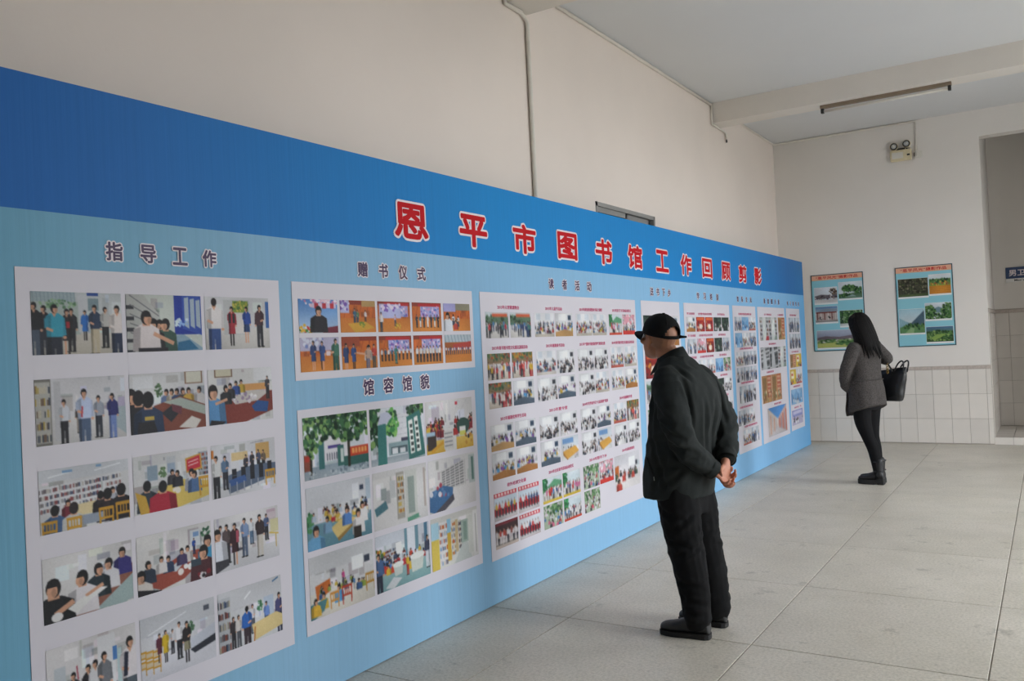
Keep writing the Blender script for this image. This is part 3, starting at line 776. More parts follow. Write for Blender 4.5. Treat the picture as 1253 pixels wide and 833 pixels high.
def pics_building():
    """nine photographs of the grounds and the rooms, three across, three down"""
    out = []
    def P(bg, seed):
        p = Pic(84, 56, bg, 3, seed); out.append(p); return p
    G = ['#2c5238', '#1f3d2a', '#3f6e48', '#5d8c50', '#17301f', '#7fa560']
    p = P('#d7dce2', 31)
    p.rect(.25, .3, .7, .75, '#e3e1e6').rect(.36, .5, .55, .55, '#4d3f8a').vgrad(.8, 1, '#8fa0ae', '#a9b4bd')
    for k in range(6): p.rect(.34 + k * .035, .62, .355 + k * .035, .74, '#5d6270')
    p.rect(0, .6, .1, .85, '#8d4a3a').rect(.02, .62, .08, .7, '#b8382c').rect(.22, .42, .3, .86, '#3a6f70').rect(.5, .52, .6, .86, '#3a6b66').rect(.55, .58, .59, .8, '#c9d6d2').rect(.6, .72, 1, .88, '#35625c').rect(.7, .58, 1, .73, '#c8442c')
    for k in range(5): p.rect(.73 + k * .05, .61, .765 + k * .05, .69, '#e8a05c')
    p.line(.12, .3, .1, .92, .05, '#2a2620').line(.68, .3, .68, .9, .06, '#2d2a22').line(.68, .5, .85, .3, .03, '#2d2a22').leaves(.15, .2, .3, .25, 150, G, .04).leaves(.7, .18, .4, .28, 210, G, .04).leaves(.1, .5, .1, .15, 40, G, .03).dots(40, 0, .88, 1, 1, .02, ['#c3ccd3', '#6f7f8c'])
    p = P('#d9dde4', 32)
    p.rect(.4, .15, .72, .62, '#dcdce2')
    for k in range(4): p.line(.42, .22 + k * .1, .72, .2 + k * .1, .008, '#b0b4bd')
    p.rect(.55, .58, .7, .64, '#3c3c52').rect(.32, .64, .7, .86, '#8aa3a8').rect(.36, .72, .66, .84, '#4e6068').vgrad(.88, 1, '#9aa6b0', '#b6bfc6').rect(.38, .74, .48, .84, '#e1e4e8').rect(.52, .76, .62, .84, '#d4d8dc').leaves(.08, .3, .14, .4, 90, G, .045).leaves(.38, .3, .12, .25, 90, ['#3f8a4c', '#6db45c', '#2c5238', '#8cc46a'], .035).leaves(.85, .1, .18, .12, 60, G, .04)
    p.poly([(.14, .3), (.28, .28), (.28, 1), (.12, 1)], '#3d7c78').poly([(.13, .3), (.2, .1), (.32, .08), (.4, .18), (.3, .28)], '#c7cbe0').poly([(.66, .22), (.92, .12), (1, .95), (.68, 1)], '#36716c').poly([(.69, .3), (.77, .27), (.8, .88), (.72, .9)], '#e7ece6').poly([(.8, .25), (.87, .22), (.92, .86), (.84, .88)], '#e7ece6')
    for k in range(5): p.rect(.72 + k * .004, .36 + k * .11, .765 + k * .005, .42 + k * .11, '#3a4442').rect(.825 + k * .005, .32 + k * .11, .87 + k * .006, .38 + k * .11, '#3a4442')
    p = P('#dcdadb', 33)
    for k in range(5): p.line(.1 + k * .2, 0, .3 + k * .1, .3, .01, '#c6c4c8')
    p.rect(.62, .06, .67, .12, '#d23a4c').vgrad(.75, 1, '#e0c060', '#d6a83c').rect(.38, .55, .62, 1, '#e0dedd').crowd(18, .38, .6, .2, ['#b8302e', '#c8443a', '#7a2430', '#d6b23c'], .0, .36).crowd(16, .38, .6, .2, ['#b8302e', '#8a2a34', '#34404a', '#5a7a4a'], .58, 1).rect(.0, .58, .18, .8, '#a9c6dc').rect(.02, .66, .2, .92, '#3a2f2a').ell(.78, .55, .14, .16, '#2f5148').rect(.7, .56, .83, .74, '#d9d86a').rect(.7, .56, .83, .65, '#eef0ea').rect(.36, .6, .56, .95, '#d8d5d2')
    for k in range(4): p.rect(.37, .64 + k * .08, .54, .66 + k * .08, '#8a8d92')
    p.dots(10, .8, .7, 1, .9, .03, ['#3c3438', '#c8913a']).line(.1, .95, .35, .8, .06, '#d99f2c')
    p = P('#d5d6da', 34)
    p.vgrad(.6, 1, '#6f98a6', '#5b8696').rect(0, 0, 1, .35, '#d0d2d8').rect(.7, .1, .8, .35, '#e6e8ee').rect(.82, .14, .88, .22, '#3a4458').rect(.92, .05, 1, .4, '#b3c2d0').leaves(.04, .55, .05, .14, 40, ['#2f6340', '#4c8a58'], .03).crowd(26, .38, .55, .16, ['#dfe1e6', '#b9c6d6', '#4a5f8a', '#d2b04a', '#8a3a3c'], .05, 1).dots(20, .2, .5, .95, .62, .02, ['#e2d4b2', '#d8c28a']).bust(.85, .4, .35, '#e3e1e2').rect(.36, .55, .42, .62, '#b8303a')
    p.poly([(.35, .72), (.55, .58), (.78, .66), (.44, .9)], '#dcc27e').poly([(.44, .9), (.78, .66), (.78, .7), (.46, .96)], '#9a7a44').bust(.6, .42, .32, '#5a86c6').bust(.78, .5, .42, '#e6e2e2').rect(.7, .8, .82, 1, '#38322f').bust(.3, .5, .28, '#7fa6c6').bust(.13, .6, .5, '#6ba5cf', k=1.1)
    p = P('#dcdad9', 35)
    p.vgrad(.6, 1, '#dad8d8', '#d3d1d1').rect(.0, .0, 1, .12, '#d2d0d0').rect(.42, .08, .56, .9, '#a5a19a').shelf(.44, .12, .55, .8, 6, 0, '#c7c2b6', ('#b57b43', '#6d6a66', '#c9b36a')).rect(.58, .08, .8, .92, '#c9cbc6').rect(.63, .2, .75, .85, '#93a09a').poly([(.6, .92), (.85, .88), (.85, .96), (.6, 1)], '#5f9a80').rect(.82, .05, .96, .95, '#d6d4d4').rect(.93, .1, .97, .8, '#b5a9a2').rect(.14, .3, .24, .5, '#9aa3a3').rect(.3, .2, .4, .5, '#c6c9ca').poly([(.02, .62), (.22, .52), (.26, .66), (.05, .76)], '#4d7884')
    p = P('#dcdada', 36)
    p.vgrad(.55, 1, '#dfdcdc', '#d8d4d4').poly([(.25, .25), (.78, .1), (.78, .6), (.25, .62)], '#c9c7c6')
    for r in range(8): p.line(.28, .28 + r * .045, .76, .14 + r * .058, .022, '#77757a')
    for k in range(6): p.line(.25 + k * .1, .26 - k * .03, .25 + k * .1, .62, .02, '#e0dedd')
    p.rect(.86, .05, 1, .6, '#b9c2c2').rect(.92, .1, .97, .55, '#5d7f78').poly([(.02, .6), (.3, .52), (.5, .6), (.48, .8), (.1, 1), (0, .95)], '#3f6b9a').poly([(.1, 1), (.5, .72), (.52, .84), (.3, 1)], '#4d4a54').dots(14, .05, .5, .4, .72, .04, ['#31507c', '#d9dbe4', '#5c86b4', '#a9485a'])
    p = P('#d2d2d4', 37)
    p.vgrad(.6, 1, '#d9d5cd', '#d3cdc2').rect(0, 0, 1, .28, '#c9cacd').rect(.64, .2, .82, .42, '#eef0f2').rect(.84, .24, .93, .35, '#3a4252').poly([(.08, .48), (.3, .42), (.31, .62), (.1, .72)], '#c0662c').line(.2, .46, .2, .66, .012, '#93481c').crowd(22, .52, .68, .14, ['#c8b04a', '#4d80b4', '#3c5c8c', '#d9d6d4', '#8fa34a'], .12, .85).man(.5, .35, .62, '#c04a86', '#574a58').bust(.2, .6, .28, '#c9a83c').bust(.43, .55, .3, '#4f93c9').chair(.93, .55, .3, '#b98a3c').chair(.55, .62, .3, '#b0402c').chair(.36, .66, .26, '#c98a3c').poly([(0, .75), (.25, .72), (.2, .9), (.05, 1), (0, 1)], '#4b7c84').bust(.08, .66, .3, '#e0b23a').rect(.1, .86, .16, .96, '#d2a83c')
    p = P('#cfd4da', 38)
    p.vgrad(.62, 1, '#93b4b6', '#7ba3a6').rect(0, 0, 1, .2, '#cbd0da').shelf(.05, .3, .42, .5, 3, -.04, '#b9bec6').rect(.56, .02, .74, .4, '#e2e6ee').rect(.52, 0, .57, .5, '#6d93a3').rect(.72, 0, .78, .45, '#6d93a3').rect(.9, 0, .96, .5, '#4d7894').rect(.36, .22, .46, .42, '#eef1f4').dots(14, .02, .26, .16, .36, .03, ['#c9a83c', '#b4682c', '#4a6a3a']).crowd(24, .4, .65, .17, ['#b8323a', '#d0d4dc', '#4a7ab8', '#c8452c', '#3c4a66', '#d6b23c'], .1, 1).poly([(.3, .62), (.48, .56), (.46, .78), (.33, .8)], '#c9d2cc').ell(.39, .6, .1, .05, '#e6ebe6').poly([(.62, .58), (.88, .54), (.84, .82), (.64, .84)], '#d0d6cf').ell(.75, .56, .14, .06, '#eceeea').man(.56, .48, .85, '#d6b03a', '#b0403a').man(.95, .25, .85, '#3a3f58', '#d9dbe2').poly([(.15, .95), (.3, .8), (.45, .86), (.3, 1)], '#d6dade').man(.05, .3, 1.1, '#46618c', '#2c3040', 1.2)
    p = P('#d9d8d4', 39)
    p.rect(0, 0, 1, .12, '#cfcdc8').rect(0, .1, .16, .42, '#a9cfe0').rect(0, .42, .16, 1, '#dcc257').shelf(.17, .12, .33, .95, 6, 0, '#e0dede', ('#c9622c', '#8fb0d2', '#d9cfc0', '#b9b6c2', '#7a7480')).rect(.33, .1, .41, .9, '#cfa93c').rect(.33, .1, .41, .36, '#8fc0dc').shelf(.42, .15, .5, .82, 6, 0, '#d6cfc0', ('#c9622c', '#b59a6a', '#8a93a8')).rect(.5, .15, .56, .78, '#c7b28a').shelf(.57, .18, .63, .74, 5, 0, '#c9c4b8').poly([(.45, 1), (.66, .62), (.75, .62), (.85, 1)], '#c3c9c6').rect(.63, .2, .78, .64, '#9fb0a6').rect(.68, .24, .75, .6, '#7f978c').rect(.78, .15, .88, .9, '#cfd0ca').rect(.9, .08, 1, .98, '#e3e1e0').line(.95, .15, .95, .92, .02, '#8a8784')
    return out

MIX = ['#d9d9de', '#3b4356', '#b8433a', '#4d80b4', '#2d2f38', '#c9b04a', '#7c8a9a', '#e3dfe0', '#8a3a4c', '#54708f']
def scene_pic(kind, seed, w=30, h=22):
    """small activity photographs: kind picks the setting, the seed the people in it"""
    r = random.Random(seed)
    p = Pic(w, h, '#d8d7d9', 3, seed)
    if kind == 'street':      # people under a red banner outdoors
        p.vgrad(0, .35, '#cfd9e0', '#b9c3c2').rect(0, .2, 1, .5, '#5f7a64').leaves(.3, .3, .6, .15, 50, ['#35543c', '#5c8060', '#2a4030'], .05).rect(.3, .08, .95, .2, '#d2603c').vgrad(.7, 1, '#d6d3d0', '#c6c2be')
        p.crowd(18, .48, .68, .22, ['#33466e', '#4d80b4', '#b8323a', '#2d2f38', '#d9d9de', '#3f7a78'], legs=['#2d2f38', '#33466e'])
    elif kind == 'lantern':   # red lanterns and crowd
        p.vgrad(0, .4, '#6d7d63', '#8a6a4a').leaves(.5, .12, .6, .15, 50, ['#4a6a42', '#b8862f', '#a8402c', '#35543c'], .05).vgrad(.7, 1, '#d3c9bd', '#c2b6a8')
        p.crowd(16, .45, .72, .24, ['#c8302e', '#d8605a', '#d9b03a', '#3f5f96', '#d9d9de', '#7a2430', '#e8d9d4', '#33466e'], legs=['#2d2f38', '#b8323a'])
    elif kind == 'hall':      # seated audience in a light room
        p.rect(0, 0, 1, .4, '#e6e6ea').rect(.1, .05, .3, .3, '#cdd6e0').rect(.55, .05, .8, .3, '#d2d9e2').crowd(34, .38, .85, .2, MIX).rect(0, .86, 1, 1, r.choice(['#c9c3bd', '#b85c50', '#b9b2a6']))
    elif kind == 'room':      # dark seated figures, white screen
        p.rect(0, 0, 1, .45, '#dcdde1').rect(.15, .08, .6, .38, '#eef0f2').rect(.75, .15, .92, .32, '#33363f').crowd(34, .42, .9, .2, ['#26282f', '#33363f', '#3c4656', '#4a4448', '#c9c6c8', '#e3e1e2'])
    elif kind == 'class':     # tables and chairs
        p.rect(0, 0, 1, .4, '#dadbdf').rect(.2, .05, .6, .32, '#f0f1f3').rect(.72, .12, .9, .3, '#2f4258').crowd(18, .42, .66, .2, ['#c9a83c', '#4f93c9', '#d9d6d4', '#33363f', '#7a4a9a']).poly([(0, .8), (.5, .68), (1, .78), (1, 1), (0, 1)], r.choice(['#b9905c', '#a8713c', '#4b5a6a']))
    elif kind == 'stage':     # red stage, people in a row
        p.rect(0, 0, 1, 1, '#c8c2c4').rect(0, 0, 1, .18, '#c8283c')
        for k in range(7): p.rect(.06 + k * .13, .04, .14 + k * .13, .14, '#f2d9d4')
        p.rect(0, .18, 1, .6, r.choice(['#e3e6ea', '#d9dde4', '#c9d6e2'])).rect(0, .55, 1, .8, '#a82a34')
        for k in range(7): p.man(.1 + k * .13, .34, .85, r.choice(['#d9b03a', '#e3dfe0', '#33466e', '#c8302e']), '#2d2f38')
    elif kind == 'dark_stage':
        p.rect(0, 0, 1, 1, '#3a2426').rect(0, .7, 1, 1, '#c9b9ae').rect(0, 0, 1, .12, '#7a2430')
        for k in range(12): p.man(.06 + k * .08, .26 + .08 * (k % 2), .85, r.choice(['#d9d3d6', '#b8433a', '#c9b6a4', '#8a4a44']), r.choice(['#d9d3d6', '#3a3c48']))
    elif kind == 'fair':      # tents and flags outdoors
        p.vgrad(0, .4, '#d9e2ea', '#c3d0d4').leaves(.1, .25, .15, .3, 60, ['#2f7a4c', '#3f9a5c', '#245c3a'], .06).poly([(.2, .4), (.6, .12), (1, .25), (1, .45)], r.choice(['#d99a5c', '#5c9a74', '#d9d9de', '#c9d6dc'])).crowd(16, .5, .72, .22, ['#d9d9de', '#4d80b4', '#c8302e', '#33466e', '#d06a9a', '#e8e4e2'], legs=['#2d2f38', '#b9b2a6'])
        p.rect(0, .88, 1, 1, r.choice(['#d8b83c', '#cfcdd0', '#c8402c']))
    elif kind == 'flags':     # pink and red decorations
        p.rect(0, 0, 1, .5, '#d99aa8').dots(40, 0, 0, 1, .5, .06, ['#d2808e', '#f0dfe3', '#d6c8de', '#6fa496', '#e8e6ea']).crowd(18, .48, .75, .22, MIX).rect(0, .8, 1, 1, '#d23a34')
    elif kind == 'green':
        p.rect(0, 0, 1, 1, '#a8b8a0').leaves(.4, .2, .6, .25, 90, ['#4d7a4a', '#7aa070', '#d9c9d2', '#355c3a'], .06).crowd(26, .35, .9, .22, ['#d9d9de', '#e8e4e2', '#d06a8a', '#4d80b4', '#b8323a', '#33363f'])
    elif kind == 'red':       # festive interior
        p.rect(0, 0, 1, 1, r.choice(['#b84a2c', '#a82a2c', '#8a2424'])).rect(.1, .08, .9, .22, '#d86a3c').ell(.5, .65, .22, .18, '#e8d2a0').dots(20, 0, .3, 1, 1, .06, ['#5c1c1c', '#d8923c', '#e3c4a4', '#33363f']).rect(.35, .5, .65, .8, '#e8e0d8')
    elif kind == 'night':
        p.rect(0, 0, 1, 1, '#2a3834').dots(24, 0, 0, 1, .5, .06, ['#3f5f4c', '#1c2624', '#55705c']).crowd(6, .5, .8, .35, ['#d9d9de', '#3a4a44', '#8a9a90'])
    elif kind == 'corridor':  # rows of shelves
        p.rect(0, 0, .3, 1, '#a8b0a8').shelf(.02, .1, .28, .95, 5).rect(.7, 0, 1, 1, '#9fa8a4').shelf(.72, .1, .98, .95, 5).poly([(.3, 1), (.45, .5), (.55, .5), (.7, 1)], '#c9cfcc').rect(.42, .1, .58, .55, '#d9e0dc').poly([(.6, 1), (.7, .8), (1, .8), (1, 1)], r.choice(['#b8323a', '#8a9a94']))
    elif kind == 'stairs':
        p.rect(0, 0, 1, 1, '#5c5f62')
        for k in range(6): p.line(0, .1 + k * .17, 1, .0 + k * .17, .07, r.choice(['#c9ccd0', '#d9dbde', '#33363a']))
        p.poly([(.3, 0), (.5, 0), (.7, 1), (.2, 1)], '#b9bcc0')
    elif kind == 'warm':      # timber room
        p.rect(0, 0, 1, 1, '#b98a5c').rect(.1, .1, .45, .9, '#8a6a44').rect(.55, .05, .9, .8, '#b85c44')
        for k in range(5): p.rect(.58, .12 + k * .14, .88, .16 + k * .14, '#d9cfae')
        p.dots(20, 0, .5, 1, 1, .05, ['#d9c9a8', '#6d8a5c', '#7a4a34'])
    elif kind == 'mall':      # arcade with blue sky
        p.poly([(0, 0), (.5, .45), (1, 0)], '#4f8fd2').poly([(0, 0), (.48, .45), (.48, .75), (0, 1)], '#d2c4ba').poly([(1, 0), (.52, .45), (.52, .75), (1, 1)], '#cfa89a').poly([(0, 1), (.48, .7), (.52, .7), (1, 1)], '#c9c3c6')
        for k in range(5): p.line(.05 + k * .09, .2 + k * .06, .05 + k * .09, .95 - k * .04, .03, ['#7a8ab8', '#b86a4c'][k % 2]).line(.95 - k * .09, .2 + k * .06, .95 - k * .09, .95 - k * .04, .04, ['#b84a3c', '#5c6a94'][k % 2])
    elif kind == 'blue':
        p.rect(0, 0, 1, 1, '#8fb8dc').poly([(0, .2), (.4, .4), (.4, .8), (0, .9)], '#5f93c4').poly([(1, .1), (.5, .4), (.6, .9), (1, 1)], '#6fa4d2').crowd(4, .6, .8, .3, ['#e3e9f0', '#3f5f96'])
    elif kind == 'yellow':
        p.rect(0, 0, 1, 1, '#d8b83c').rect(.15, .15, .6, .6, '#e8e0c8').rect(.2, .3, .5, .42, '#c8442c').crowd(4, .7, .85, .3, ['#b8433a', '#33466e', '#e3dfe0'])
    elif kind == 'lilac':
        p.rect(0, 0, 1, .45, '#8a90c8').rect(.1, .1, .9, .3, '#c6c4e2').rect(0, .45, 1, 1, '#b9b2ce').crowd(8, .5, .75, .25, ['#e3e1ea', '#5c5a94', '#33363f'])
    elif kind == 'desk':      # long yellow table in a blue reading room
        p.rect(0, 0, 1, .45, '#cdd4dc').rect(.1, .1, .7, .3, '#6f98c8').crowd(6, .45, .6, .22, MIX).poly([(.1, .6), (.8, .45), (1, .7), (.35, .95)], '#d8a24a').poly([(.1, .6), (.35, .95), (.35, 1), (.1, .75)], '#a8743a')
    else:                     # blue and grey visitors
        p.rect(0, 0, 1, .4, '#cfd3da').rect(.1, 0, .25, .5, '#9fb0c2').rect(.6, .05, .8, .45, '#b6c0cc').crowd(14, .42, .7, .26, ['#33466e', '#4d80b4', '#2d2f38', '#d9d9de', '#6f6a80', '#8a93a8'], legs=['#2d2f38', '#3f4a66'])
    return p

# ---------------------------------------------------------------- the long display board
def ramp_mat(name, stops, rough=0.6):
    """banner cloth printed with a gradient along its length (world y) and a faint weave"""
    m = bpy.data.materials.new(name)
    m.use_nodes = True
    nt = m.node_tree
    bs = nt.nodes['Principled BSDF']
    bs.inputs['Roughness'].default_value = rough
    bs.inputs['Specular IOR Level'].default_value = 0.18
    tc = nt.nodes.new('ShaderNodeTexCoord')
    sp = nt.nodes.new('ShaderNodeSeparateXYZ')
    nt.links.new(tc.outputs['Object'], sp.inputs[0])
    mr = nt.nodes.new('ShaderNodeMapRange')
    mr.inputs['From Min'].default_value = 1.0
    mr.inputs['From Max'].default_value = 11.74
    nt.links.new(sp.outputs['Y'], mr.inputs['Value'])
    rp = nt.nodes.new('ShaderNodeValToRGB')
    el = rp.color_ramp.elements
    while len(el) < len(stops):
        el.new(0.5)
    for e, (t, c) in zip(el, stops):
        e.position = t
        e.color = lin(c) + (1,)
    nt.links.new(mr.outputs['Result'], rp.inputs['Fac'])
    mp = nt.nodes.new('ShaderNodeMapping')
    mp.inputs['Scale'].default_value = (1, 55, 1.2)
    nt.links.new(tc.outputs['Object'], mp.inputs['Vector'])
    nz = nt.nodes.new('ShaderNodeTexNoise')
    nz.inputs['Scale'].default_value = 1.0
    nz.inputs['Detail'].default_value = 5
    nt.links.new(mp.outputs['Vector'], nz.inputs['Vector'])
    mx = nt.nodes.new('ShaderNodeMapRange')
    mx.inputs['To Min'].default_value = 0.92
    mx.inputs['To Max'].default_value = 1.08
    nt.links.new(nz.outputs['Fac'], mx.inputs['Value'])
    vm = nt.nodes.new('ShaderNodeVectorMath')
    vm.operation = 'SCALE'
    nt.links.new(rp.outputs['Color'], vm.inputs[0])
    nt.links.new(mx.outputs['Result'], vm.inputs['Scale'])
    nt.links.new(vm.outputs[0], bs.inputs['Base Color'])
    bp = nt.nodes.new('ShaderNodeBump')
    bp.inputs['Strength'].default_value = 0.12
    bp.inputs['Distance'].default_value = 0.01
    nt.links.new(nz.outputs['Fac'], bp.inputs['Height'])
    nt.links.new(bp.outputs['Normal'], bs.inputs['Normal'])
    return m

BY0, BY1, BH, HEAD = 1.0, 11.74, 2.458, 2.008
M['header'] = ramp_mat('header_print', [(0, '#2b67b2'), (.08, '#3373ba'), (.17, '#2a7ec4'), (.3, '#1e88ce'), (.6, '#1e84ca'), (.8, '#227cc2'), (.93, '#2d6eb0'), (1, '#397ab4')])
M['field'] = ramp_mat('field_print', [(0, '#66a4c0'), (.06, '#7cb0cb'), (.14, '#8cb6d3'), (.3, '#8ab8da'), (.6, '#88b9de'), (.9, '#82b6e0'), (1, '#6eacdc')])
M['ink_red'] = mat('red_ink', '#c2121d', 0.6, spec=0.15)
M['ink_white'] = mat('white_ink', '#eadfe2', 0.5)
M['ink_plum'] = mat('plum_ink', '#3a1a4c', 0.5)
M['ink_pink'] = mat('magenta_ink', '#c23a6c', 0.5)
M['banner_back'] = mat('banner_cloth', '#7fb4dc', 0.6)

board = tag(empty('display_board', (0, 0, 0)), 'long blue display board of printed photo panels standing along the wall', 'display board')
MB().cbox(-0.045, -0.0005, BY0, BY1, 0.002, BH, 0.004).build('backing_panel', M['banner_back'], board)
for k in range(6):
    y = 1.4 + k * 2.0
    pm = MB().box(-0.085, -0.045, y - 0.02, y + 0.02, 0.0, 2.3)
    pm.tube([(-0.07, y, 1.5), (-0.33, y, 0.02)], 0.016, 6)
    pm.build('support_post', M['timber'], board)
def banner(name, z0, z1, mt, seed):
    """thin printed cloth, hanging with faint vertical ripples"""
    ny, nz_ = 420, 14
    vs, fs = [], []
    for j in range(nz_ + 1):
        z = z0 + (z1 - z0) * j / nz_
        for i in range(ny + 1):
            y = BY0 + (BY1 - BY0) * i / ny
            e = noise.noise(Vector((y * 2.3, z * 0.5, seed))) * 0.0018 + noise.noise(Vector((y * 9, z * 0.8, seed + 5))) * 0.0007
            vs.append((0.0022 + e * 0.45, y, z))
    for j in range(nz_):
        for i in range(ny):
            a = j * (ny + 1) + i
            fs.append((a, a + 1, a + ny + 2, a + ny + 1))
    me = bpy.data.meshes.new(name)
    me.from_pydata(vs, [], fs)
    me.polygons.foreach_set('use_smooth', [True] * len(me.polygons))
    return obj(name, me, mt, board)
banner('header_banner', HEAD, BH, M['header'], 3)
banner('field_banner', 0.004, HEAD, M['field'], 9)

# title, one character after another
for k, ch in enumerate('恩平市图书馆工作回顾剪影'):
    y = 3.452 + 0.5635 * k
    me = fat_text('title_character', ch, 0.262, 0.172, 0.0075)
    o = obj('title_character', me, M['ink_red'], board, (0.0062, y, 2.168), FACE_X)
    m2 = fat_text('outline', ch, 0.262, 0.172, 0.0190, 16)
    obj('outline', m2, M['ink_white'], o, (0, 0, -0.0012))

def heading(s, y0, y1, z0, z1):
    n = len(s)
    h = z1 - z0
    root = None
    step = (y1 - y0 - h) / (n - 1)
    for k, ch in enumerate(s):
        me = fat_text('heading_character', ch, h * 0.9, h * 0.93, h * 0.028, 8)
        o = obj('heading_character', me, M['ink_plum'], board, (0.0055, y0 + h / 2 + step * k, (z0 + z1) / 2), FACE_X)
        m2 = fat_text('outline', ch, h * 0.9, h * 0.93, h * 0.1, 12)
        obj('outline', m2, M['ink_white'], o, (0, 0, -0.001))
for s, a, b, c, d in (('指导工作', 1.745, 2.215, 1.858, 1.926), ('赠书仪式', 3.027, 3.551, 1.861, 1.933), ('馆容馆貌', 3.028, 3.54, 1.29, 1.368), ('读者活动', 4.856, 5.476, 1.864, 1.934),
                      ('送书下乡', 6.541, 6.988, 1.866, 1.932), ('学习培训', 7.635, 8.248, 1.858, 1.924), ('馆际交流', 8.836, 9.357, 1.862, 1.922), ('新馆图片展', 9.833, 10.496, 1.86, 1.922), ('电子阅览室', 10.856, 11.46, 1.858, 1.912)):
    heading(s, a, b, c, d)

def panel(y0, y1, z0, z1):
    me = MB().box(0.0034, 0.0046, y0, y1, z0, z1).mesh('photo_panel')
    return obj('photo_panel', me, M['paper'], board)
def photo(pic, y0, y1, z0, z1, par):
    return ink_sheet('printed_photo', pic, y0, y1, z0, z1, 0.0060, par)
def caption(s, yc, z, w, par, h=0.023):
    me = fat_text('caption_text', s, w, h, 0.0005, 5)
    return obj('caption_text', me, M['ink_pink'], par, (0.0056, yc, z), FACE_X)

p1 = panel(1.433, 2.53, 0.265, 1.82)
cols = ((1.479, 1.795), (1.813, 2.13), (2.147, 2.467))
rows = ((1.533, 1.742), (1.236, 1.453), (0.948, 1.157), (0.658, 0.870), (0.345, 0.577))
for i, pic in enumerate(pics_guidance()):
    photo(pic, *cols[i % 3], *rows[i // 3], p1)
p2 = panel(2.603, 3.968, 1.385, 1.82)
cols = ((2.636, 2.877), (2.895, 3.138), (3.156, 3.404), (3.422, 3.668), (3.69, 3.936))
for i, pic in enumerate(pics_ceremony()):
    photo(pic, *cols[i % 5], *((1.593, 1.745), (1.42, 1.573))[i // 5], p2)
p3 = panel(2.603, 3.952, 0.27, 1.256)
cols = ((2.629, 3.043), (3.061, 3.475), (3.492, 3.913))
for i, pic in enumerate(pics_building()):
    photo(pic, *cols[i % 3], *((0.943, 1.219), (0.632, 0.910), (0.331, 0.604))[i // 3], p3)

p4 = panel(4.045, 6.222, 0.253, 1.82)
C4 = ((4.093, 4.339, 4.36, 4.603), (4.652, 4.9, 4.918, 5.16), (5.213, 5.45, 5.463, 5.685), (5.735, 5.955, 5.975, 6.195))
R4 = ((1.547, 1.703), (1.300, 1.456), (1.132, 1.282), (0.882, 1.035), (0.714, 0.870), (0.474, 0.634), (0.311, 0.460))
K4 = [['street street', 'hall class', 'hall hall', 'fair flags'], ['lantern lantern', 'hall room', 'room room', 'hall hall'], ['lantern class', 'room class', 'room hall', 'hall class'],
      ['class class', 'room room', 'room class', 'hall lantern'], ['class class', 'class desk', 'room desk', 'room room'], ['stage stage', 'fair fair', 'green flags', 'BIG -'], ['dark_stage stage', 'green fair', 'green -', '- -']]
sd = 100
for r, row in enumerate(K4):
    for c, pair in enumerate(row):
        for k, kind in enumerate(pair.split()):
            sd += 1
            if kind == '-':
                continue
            if kind == 'BIG':
                b = Pic(40, 28, '#dcd9dd', 3, 500)
                b.vgrad(.6, 1, '#d9d3d2', '#e0dcdc').rect(0, 0, 1, .3, '#d3d2d8').poly([(0, .32), (.16, .28), (.16, .6), (0, .7)], '#c0662c').rect(.55, .15, .8, .4, '#eef0f2').rect(.82, .28, .9, .4, '#2d3442')
                b.crowd(16, .5, .62, .22, ['#33363f', '#4a4448', '#b8433a', '#3f5f4c']).crowd(5, .75, .85, .3, ['#33363f', '#b8433a'], 0, .2)
                photo(b, 5.712, 6.155, 0.375, 0.637, p4)
                continue
            photo(scene_pic(kind, sd, 32, 22), C4[c][2 * k], C4[c][2 * k + 1], *R4[r], p4)
CAP = [['2013年元宵猜谜晚会', '2013年儿童节活动', '2013年读者座谈暨读书征文颁奖', '2013年送书下乡活动启动仪式'],
       ['2013年春节图书馆文化惠民游园活动', '2013年暑期读书活动', '2013年“我的书屋我的梦”演讲比赛', '2014年春节图书馆文化惠民系列活动'],
       ['2013年暑期优秀学生活动', '2013年夏令营', '2014年世界读书日“公益讲座”培训', '2014年暑期夏令营'],
       ['校外培训文化课', '2014年全民读书活动启动仪式', '2014年图书下乡', '2014年读者座谈会']]
for r, z in enumerate((1.733, 1.488, 1.066, 0.668)):
    for c in range(4):
        yc = (C4[c][0] + C4[c][3]) / 2
        caption(CAP[r][c], yc, z, min(0.036 * len(CAP[r][c]) * (0.62 if len(CAP[r][c]) > 9 else 0.85), 0.47), p4)

p5 = panel(6.335, 7.175, 0.265, 1.82)
for r, (z0, z1) in enumerate(((1.44, 1.70), (1.18, 1.38), (0.98, 1.16), (0.72, 0.93), (0.5, 0.68), (0.31, 0.47))):
    for k in range(2):
        photo(scene_pic(['night', 'class', 'red', 'lantern', 'street', 'hall', 'green', 'flags', 'visit', 'street', 'hall', 'class'][r * 2 + k], 300 + r * 2 + k, 26, 20), 6.37 + k * .39, 6.74 + k * .39, z0, z1, p5)
p6 = panel(7.28, 8.565, 0.265, 1.82)
C6 = ((7.33, 7.556), (7.585, 7.81), (7.83, 8.046), (8.067, 8.291), (8.309, 8.526))
K6 = ['class red red night night', 'visit flags red night visit', 'hall hall hall blue green', 'room room hall night room', 'hall visit visit room hall', 'visit hall class room visit', 'hall visit room class visit']
for r, (z0, z1) in enumerate(((1.556, 1.693), (1.353, 1.49), (1.152, 1.288), (0.952, 1.088), (0.75, 0.886), (0.55, 0.686), (0.335, 0.47))):
    for c, kind in enumerate(K6[r].split()):
        photo(scene_pic(kind, 400 + r * 5 + c, 20, 16), *C6[c], z0, z1, p6)
    caption('学习培训班', 7.45, z1 + 0.03, 0.2, p6, 0.022)
    caption('全市图书馆业务培训班', 7.83, z1 + 0.03, 0.38, p6, 0.022)
    caption('读书培训会', 8.3, z1 + 0.03, 0.22, p6, 0.022)
